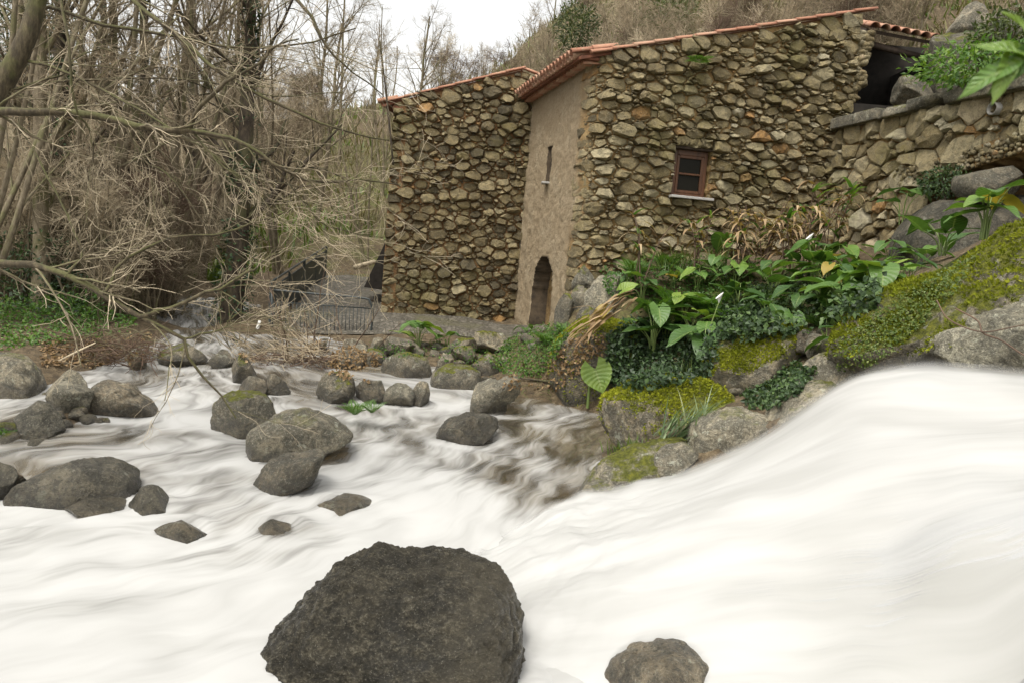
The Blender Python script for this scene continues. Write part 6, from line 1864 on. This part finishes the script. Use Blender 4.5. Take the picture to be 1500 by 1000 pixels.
# heap of dry leaves sliding off the boulder
def dry_heap():
    g = np.random.default_rng(340); base = at(905, 440, 11.2)
    root = thing('dry_leaf_heap', base, 'heap of long dry tan leaves sliding down over the mossy boulder', 'leaf heap')
    for k in range(46):
        s = g.random(); p = at(925 - 62 * s + g.normal(0, 7), 425 + 58 * s + g.normal(0, 6), 11.35 - .45 * s - g.uniform(0, .15)) - base
        d = np.array([[-.75 + g.normal(0, .2), -.45 + g.normal(0, .2), -.45 + g.normal(0, .2)]])
        me = blades('dry_leaf', np.zeros((1, 3)), d, np.array([g.uniform(.25, .42)]), np.array([g.uniform(.04, .075)]), M['dry'], g, 6, .5)
        obj('dry_leaf', me, root, p)
    put_leaf(root, at(912, 425, 11.0) - base, np.array([.5, -.3, .4]), np.array([-.2, -.5, .6]), .24, BLADES[2][3], 'green_leaf')
    put_leaf(root, at(885, 455, 11.0) - base, np.array([-.7, -.3, -.5]), np.array([-.2, -.5, .6]), .3, YBL, 'yellow_leaf')
dry_heap()

# ferns
def frond_mesh(seed, L=1.0, n=16):
    g = np.random.default_rng(seed)
    t = np.linspace(0.06, 1, n); mid = np.stack([0 * t, t * L, .38 * t * L - .5 * t ** 2 * L], -1)
    p, d, ln = [], [], []
    for k in range(n):
        w = .30 * L * math.sin(math.pi * (t[k] * .92 + .05)) ** .8 * (1.1 - .55 * t[k])
        for s in (-1, 1):
            dv = np.array([s * 1.0, .45, -.1]); dv /= np.linalg.norm(dv)
            for q in range(4):
                f = (q + .3) / 4
                p.append(mid[k] + dv * w * f); d.append(dv * .6 + np.array([0, .8 * (1 if q % 2 else -.4), 0])); ln.append(w * (.48 - .06 * q))
    p, d, ln = np.array(p), np.array(d), np.array(ln)
    V, Fc = leaf_batch(p, d, np.tile((0, 0, 1.), (len(p), 1)), ln, ln * .5, .15, .1)
    Vt, Q = tube_batch(resample(mid, 8)[None], np.linspace(.008, .002, 8)[None] * L, 3)
    F2 = np.concatenate([Q[:, [0, 1, 2]], Q[:, [0, 2, 3]]]) + len(V)
    tone = np.concatenate([np.repeat(g.uniform(.3, .8, len(p)), 5), np.full(len(Vt), .3)])
    return mesh('frond', np.concatenate([V, Vt]), np.concatenate([Fc, F2]), M['fern'], False, {'tone': tone})
FROND = [frond_mesh(k) for k in range(3)]
def fern(px, py, n, size, label, seed, Y=None, up=.75, group=None):
    g = np.random.default_rng(seed); base = drop(px, py)[0] if Y is None else at(px, py, Y)
    root = thing('fern', base, label, 'fern', group)
    for k in range(n):
        a = 6.283 * (k + g.uniform(-.3, .3)) / n; d = np.array([math.cos(a), math.sin(a), up * g.uniform(.6, 1.3)])
        put_leaf(root, np.zeros(3), d, np.array([0, 0, 1.0]), size * g.uniform(.75, 1.2), FROND[k % 3], 'frond')
fern(960, 470, 13, .62, 'bushy fern above the ivy curtain', 351)
fern(985, 455, 12, .55, 'light green fern beside the heap of dry leaves', 352)
fern(1035, 462, 12, .55, 'fern in the middle of the garden bank', 353)
fern(930, 405, 11, .45, 'feathery fern on the bank edge by the pale boulder', 354)
fern(975, 395, 11, .45, 'fern under the window wall among grass', 355)
fern(1060, 470, 9, .45, 'fern beside the domed boulder top', 356)
fern(1024, 92, 13, .30, 'little bright fern growing out of the masonry above the window', 357, Y=14.02, up=.2)
fern(890, 395, 9, .35, 'small fern at the corner of the mill wall', 358)
fern(1105, 440, 9, .42, 'fern under the dead ginger canes', 359)
fern(1200, 480, 8, .35, 'short fern below the large arum clump', 360)
fern(520, 608, 9, .28, 'fresh green herb rooted on a midstream stone', 361, Y=9.6, up=.9)
fern(545, 605, 8, .24, 'smaller green herb beside the midstream herb', 362, Y=9.5, up=.9)
fern(115, 590, 8, .26, 'green weed growing beside the long brown slab', 363, up=.4)
fern(90, 592, 7, .22, 'spreading weed on the shingle bank', 364, up=.4)
fern(5, 640, 8, .25, 'weed at the edge of the shingle near the dark grey stone', 365, up=.5)
fern(800, 505, 10, .32, 'nettle like plant before the arched doorway', 366, up=.9)
fern(830, 495, 9, .32, 'leafy plant beside the foot of the stacked stones', 367, up=.9)
fern(700, 120, 6, .12, 'tuft of green growing high on the wing masonry', 368, Y=17.85, up=.3)
fern(668, 166, 6, .12, 'second green tuft lower on the wing masonry', 369, Y=17.85, up=.3)

# strap-leaved tuft hanging beside the fall, grass tufts
def tuft(px, py, n, L, W, mat, label, seed, Y=None, dirn=(0, 0, 1), spread=.6, droop=1.0, r=.06, name='grass_tuft', cat='grass', group=None):
    g = np.random.default_rng(seed); base = drop(px, py)[0] if Y is None else at(px, py, Y)
    p = g.normal(0, r, (n, 3)) * np.array([1, 1, .15]); d = np.array(dirn, float) + g.normal(0, spread, (n, 3)) * np.array([1, 1, .4]); d[:, 2] = np.maximum(d[:, 2], .1 if dirn[2] > 0 else -1)
    return obj(name, blades(name, p, d, g.uniform(.6, 1.15, n) * L, np.full(n, W), M[mat], g, 6, droop), None, base, label, cat, group)
tuft(985, 645, 75, .60, .020, 'strap', 'long blue green strap leaves arching over the pale granite boulder', 371, Y=7.95, dirn=(.75, -.1, .75), spread=.28, droop=.7, r=.10)
tuft(1010, 632, 60, .55, .019, 'strap', 'strap leaved tuft rooted at the moss edge above the ledge', 372, Y=8.05, dirn=(.6, -.1, .7), spread=.35, droop=.9, r=.10)
tuft(905, 668, 45, .22, .014, 'grass', 'short bright grass tuft where the clear branch meets the ledge', 373, Y=8.2, spread=.5, droop=.9, r=.07)
tuft(930, 660, 30, .2, .012, 'grass', 'small bright grass tuft beside the strap leaves', 374, Y=8.15, spread=.5, droop=.9)
tuft(780, 570, 40, .45, .012, 'grass', 'yellow green rushes leaning over the dark wet stick', 375, dirn=(.5, -.3, .4), spread=.4, droop=1.2, r=.2)
for k, (px, py) in enumerate([(900,388),(925,390),(960,385),(1005,388),(880,392),(945,396),(1045,386),(985,402)]):
    tuft(px, py, 60, .38, .010, 'grass', 'grass tuft at the foot of the window wall', 380 + k, spread=.45, droop=.9, r=.16, group='grass tufts along the window wall')
for k, (px, py) in enumerate([(1105,500),(1180,470),(1215,505),(1290,470),(1060,560),(1250,525),(1320,505),(1010,555)]):
    tuft(px, py, 45, .28, .010, 'grass', 'grass tuft among the arum plants of the garden bank', 390 + k, spread=.5, droop=1.0, r=.14, group='grass tufts on the garden bank')
for k, (px, py) in enumerate([(585,512),(640,506),(690,500),(600,595),(470,520),(725,540),(570,575),(545,520)]):
    tuft(px, py, 30, .2, .010, 'grass', 'small grass tuft in a crevice of the rock bank', 400 + k, spread=.55, droop=1.0, r=.08, group='grass tufts in the rock bank')

# ivy and low herbs: uncountable leaf cover
def leaf_cover(name, poly, n, lsz, mat, label, seed, lift=.2, rocks=True, asp=.8, cat='ivy'):
    g = np.random.default_rng(seed)
    P, N = scatter_on(poly, n, g, rocks)
    m = len(P); P = P + N * (g.random(m) ** 1.5 * lift)[:, None]
    d = g.normal(size=(m, 3)) + np.array([0, -.4, -.2]); nn = N + g.normal(0, .45, (m, 3)) + np.array([0, -.35, .2])
    obj(name, leaf_mesh(name, P, d, nn, g.uniform(.6, 1.25, m) * lsz, g.uniform(.6, 1.2, m) * lsz * asp, M[mat], g), label=label, cat=cat, kind='stuff')
leaf_cover('ivy_cover', [(890,490),(930,470),(1000,480),(1060,470),(1110,440),(1140,470),(1060,500),(1040,550),(1000,560),(930,575),(890,560)], 4200, .075, 'ivy', 'dark ivy curtain hanging over the garden bank', 421, .16)
leaf_cover('ivy_cover', [(1085,575),(1120,560),(1150,535),(1200,540),(1175,575),(1130,600),(1090,600)], 1300, .055, 'ivy', 'trailing ivy between the domed boulder and the pale granite', 422, .1)
leaf_cover('ivy_cover', [(1040,460),(1100,430),(1200,410),(1300,400),(1290,450),(1220,480),(1120,500),(1060,500)], 3000, .075, 'ivy', 'ivy and dark leaves beneath the arum plants', 423, .25)
leaf_cover('herb_cover', [(880,390),(1000,385),(1100,400),(1060,440),(960,450),(890,430)], 2600, .05, 'fern', 'low green herbs carpeting the bank below the window', 424, .18, cat='herbs')
leaf_cover('herb_cover', [(740,500),(800,480),(835,490),(810,530),(790,560),(740,550),(715,530)], 2400, .045, 'fern', 'small fresh herbs by the doorway at the end of the yard', 425, .14, cat='herbs')
leaf_cover('herb_cover', [(1230,500),(1300,450),(1380,400),(1440,370),(1400,430),(1340,490),(1280,530),(1230,545)], 2200, .026, 'grass', 'tiny herbs creeping over the mossy ledge', 426, .07, cat='herbs')
leaf_cover('herb_cover', [(540,505),(640,500),(720,510),(700,540),(640,525),(560,525)], 420, .045, 'fern', 'weeds growing between the stones of the rock bank', 427, .10, cat='herbs')
leaf_cover('herb_cover', [(0,440),(120,430),(210,450),(190,490),(90,505),(0,515)], 2600, .06, 'fern', 'green ground plants on the left bank under the trees', 428, .12, cat='herbs')
leaf_cover('leaf_litter', [(400,490),(480,500),(560,520),(540,560),(470,545),(380,540),(330,510)], 1500, .06, 'dry', 'brown leaf litter caught on the rock bank below the railing', 429, .05, cat='leaf litter')
leaf_cover('leaf_litter', [(60,500),(220,490),(230,520),(150,540),(60,535)], 1200, .06, 'dry', 'brown leaf litter under the stems on the left bank', 430, .05, cat='leaf litter')
leaf_cover('leaf_litter', [(400,480),(540,470),(560,400),(480,395),(420,440)], 900, .06, 'dry', 'scattered dry leaves on the cobbled yard', 431, .01, False, cat='leaf litter')
leaf_cover('leaf_litter', [(730,540),(800,520),(860,480),(900,500),(820,570),(740,570)], 500, .06, 'dry', 'dead leaves on the earth beside the doorway plants', 432, .03, cat='leaf litter')

# moss fibres on the mossiest boulders
def moss_fibres():
    k = 0
    for o, v, f, c in BOULDERS:
        if o['moss'] < .3: continue
        g = np.random.default_rng(500 + k); k += 1
        tri = v[f]; nrm = np.cross(tri[:, 1] - tri[:, 0], tri[:, 2] - tri[:, 0]); A = np.linalg.norm(nrm, axis=1) + 1e-12
        nu = nrm / A[:, None]
        w = A * np.clip(nu[:, 2] + .15 + .8 * (o['moss'] - .35), 0, 1) * (nu[:, 1] < .5) * (perlin((tri.mean(1) + c) * 2.6 + 5) > -.28)
        if w.sum() <= 0: continue
        m = int(min(9000, 4200 * w.sum() * .5 / .25)); m = max(m, 1200)
        i = g.choice(len(f), m, p=w / w.sum()); a = g.random((m, 2)); sw = a.sum(1) > 1; a[sw] = 1 - a[sw]
        P = tri[i, 0] + (tri[i, 1] - tri[i, 0]) * a[:, :1] + (tri[i, 2] - tri[i, 0]) * a[:, 1:]
        d = nu[i] + g.normal(0, .5, (m, 3)) + np.array([0, -.15, -.15])
        L = g.uniform(.018, .05, m)
        obj('moss', leaf_mesh('moss', P - nu[i] * .004, d, g.normal(size=(m, 3)), L, L * .45, M['moss'], g, .2, .3, np.clip(.45 + .5 * perlin((P + c) * 4) + g.normal(0, .12, m), 0, 1)), o, kind='stuff')
moss_fibres()

# ================================================================ BARE SHRUB AND DRIFT TANGLES
def tangle(px0, px1, py0, py1, n, mat, label, name, seed, Lr=(.3, .9), Y=None, flat=.35, rad=(.003, .009)):
    g = np.random.default_rng(seed)
    px = g.uniform(px0, px1, n); py = g.uniform(py0, py1, n)
    P0 = drop(px, py) if Y is None else at(px, py, g.uniform(Y[0], Y[1], n))
    P0[:, 2] += g.random(n) * .12
    o0 = P0.mean(0)
    L = g.uniform(*Lr, n); d = g.normal(size=(n, 3)) * np.array([1, .6, flat]); d /= np.linalg.norm(d, axis=1, keepdims=True)
    out = [P0 - o0]
    for k in range(6):
        out.append(out[-1] + d * (L / 6)[:, None]); d = d + g.normal(0, .25, (n, 3)); d /= np.linalg.norm(d, axis=1, keepdims=True)
    Pt = np.stack(out, 1); Pt -= (Pt[:, 3:4] - Pt[:, :1]) * .9
    Rr = g.uniform(*rad, n)[:, None] * np.linspace(1, .5, 7)
    obj(name, tubes_mesh(name, [(Pt, Rr)], M[mat], (4,)), None, o0, label, 'brushwood')
tangle(375, 480, 525, 575, 260, 'twigred', 'dark tangle of exposed roots hanging under the bank edge', 'root_tangle', 451, (.3, .8), (12.3, 13.2))
tangle(350, 470, 505, 545, 120, 'twig', 'loose dead twigs lodged on top of the root tangle', 'twig_pile', 452, (.4, 1.1), (12.4, 13.2))
tangle(90, 235, 500, 540, 240, 'twigred', 'dark drift of sticks and roots piled at the left bank', 'drift_pile', 453, (.3, 1.0), (11.2, 12.6))
tangle(110, 220, 490, 525, 60, 'bark', 'pale dead sticks lying over the dark drift pile', 'twig_pile', 454, (.4, 1.1), (11.2, 12.4))
def bank_shrub(px, py, Y, h, n, label, seed, mat='twigred'):
    g = np.random.default_rng(seed); base = at(px, py, Y)
    root = thing('bare_shrub', base, label, 'shrub')
    P, Rr = zip(*[stem(g, (g.normal(0, .15), g.normal(0, .1), -.1), h * g.uniform(.6, 1.15), (g.normal(0, .5), g.normal(0, .4)), 9, g.uniform(.008, .016), .12) for _ in range(n)])
    l0 = (np.array(P), np.array(Rr)); l1 = grow(*l0, 4, g, (.25, 1), .4, (25, 50), .1, .03, .1, 6, .6); l2 = grow(*l1, 3, g, (.2, 1), .5, (25, 50), .1, .02, .1, 4, .7)
    obj('stem', tubes_mesh('stem', [l0], M[mat], (5,)), root)
    obj('twigs', tubes_mesh('twigs', [l1, (l2[0], np.maximum(l2[1], .0022))], M['twig'], (4, 3)), root)
bank_shrub(455, 540, 13.2, 1.9, 9, 'bare reddish shrub growing in front of the yard railing', 461)
bank_shrub(420, 545, 13.4, 1.6, 8, 'bare shrub above the exposed roots at the bank corner', 462, 'bark')
bank_shrub(350, 525, 13.6, 1.5, 8, 'bare shrub beside the ivied trunk foot', 463, 'bark')
bank_shrub(505, 525, 13.6, 1.2, 5, 'small bare shrub near the curved end of the railing', 464)

# out-of-focus sprig close to the camera on the right
def sprig():
    foot = np.array([2.3, 1.5, 0.0]); foot[2] = float(H(foot[0], foot[1])); root = thing('leafy_sprig', foot, 'blurred leafy sprig leaning in close beside the camera at the right', 'plant')
    tip = at(1462, 108, 1.25); mid = at(1560, 60, 1.3)
    b = MB(); b.tube(resample(np.array([foot - foot, at(1720, 330, 1.35) - foot, at(1580, 130, 1.28) - foot, tip - foot]), 14), np.linspace(.008, .002, 14), 6, False); b.build('stem', M['twig'], root)
    for k, (px, py, d, L) in enumerate([(1470,100,(-.7, .1, -.5),.075),(1500,80,(-.9,.1,.25),.08),(1478,92,(-.3,-.2,-.9),.07),(1510,78,(-.6,.1,-.7),.08),(1525,70,(-.6,0,.6),.08)]):
        V, Fc, uv = arum_blade(1.0, .34, k, .3)
        me = mesh('leaf_blade', V, Fc, M['arum'], True, {'tone': np.full(len(V), .7)}, uv)
        put_leaf(root, at(px, py, 1.25) - foot, np.array(d, float), np.array([.1, -.7, .7]), L, me)
sprig()
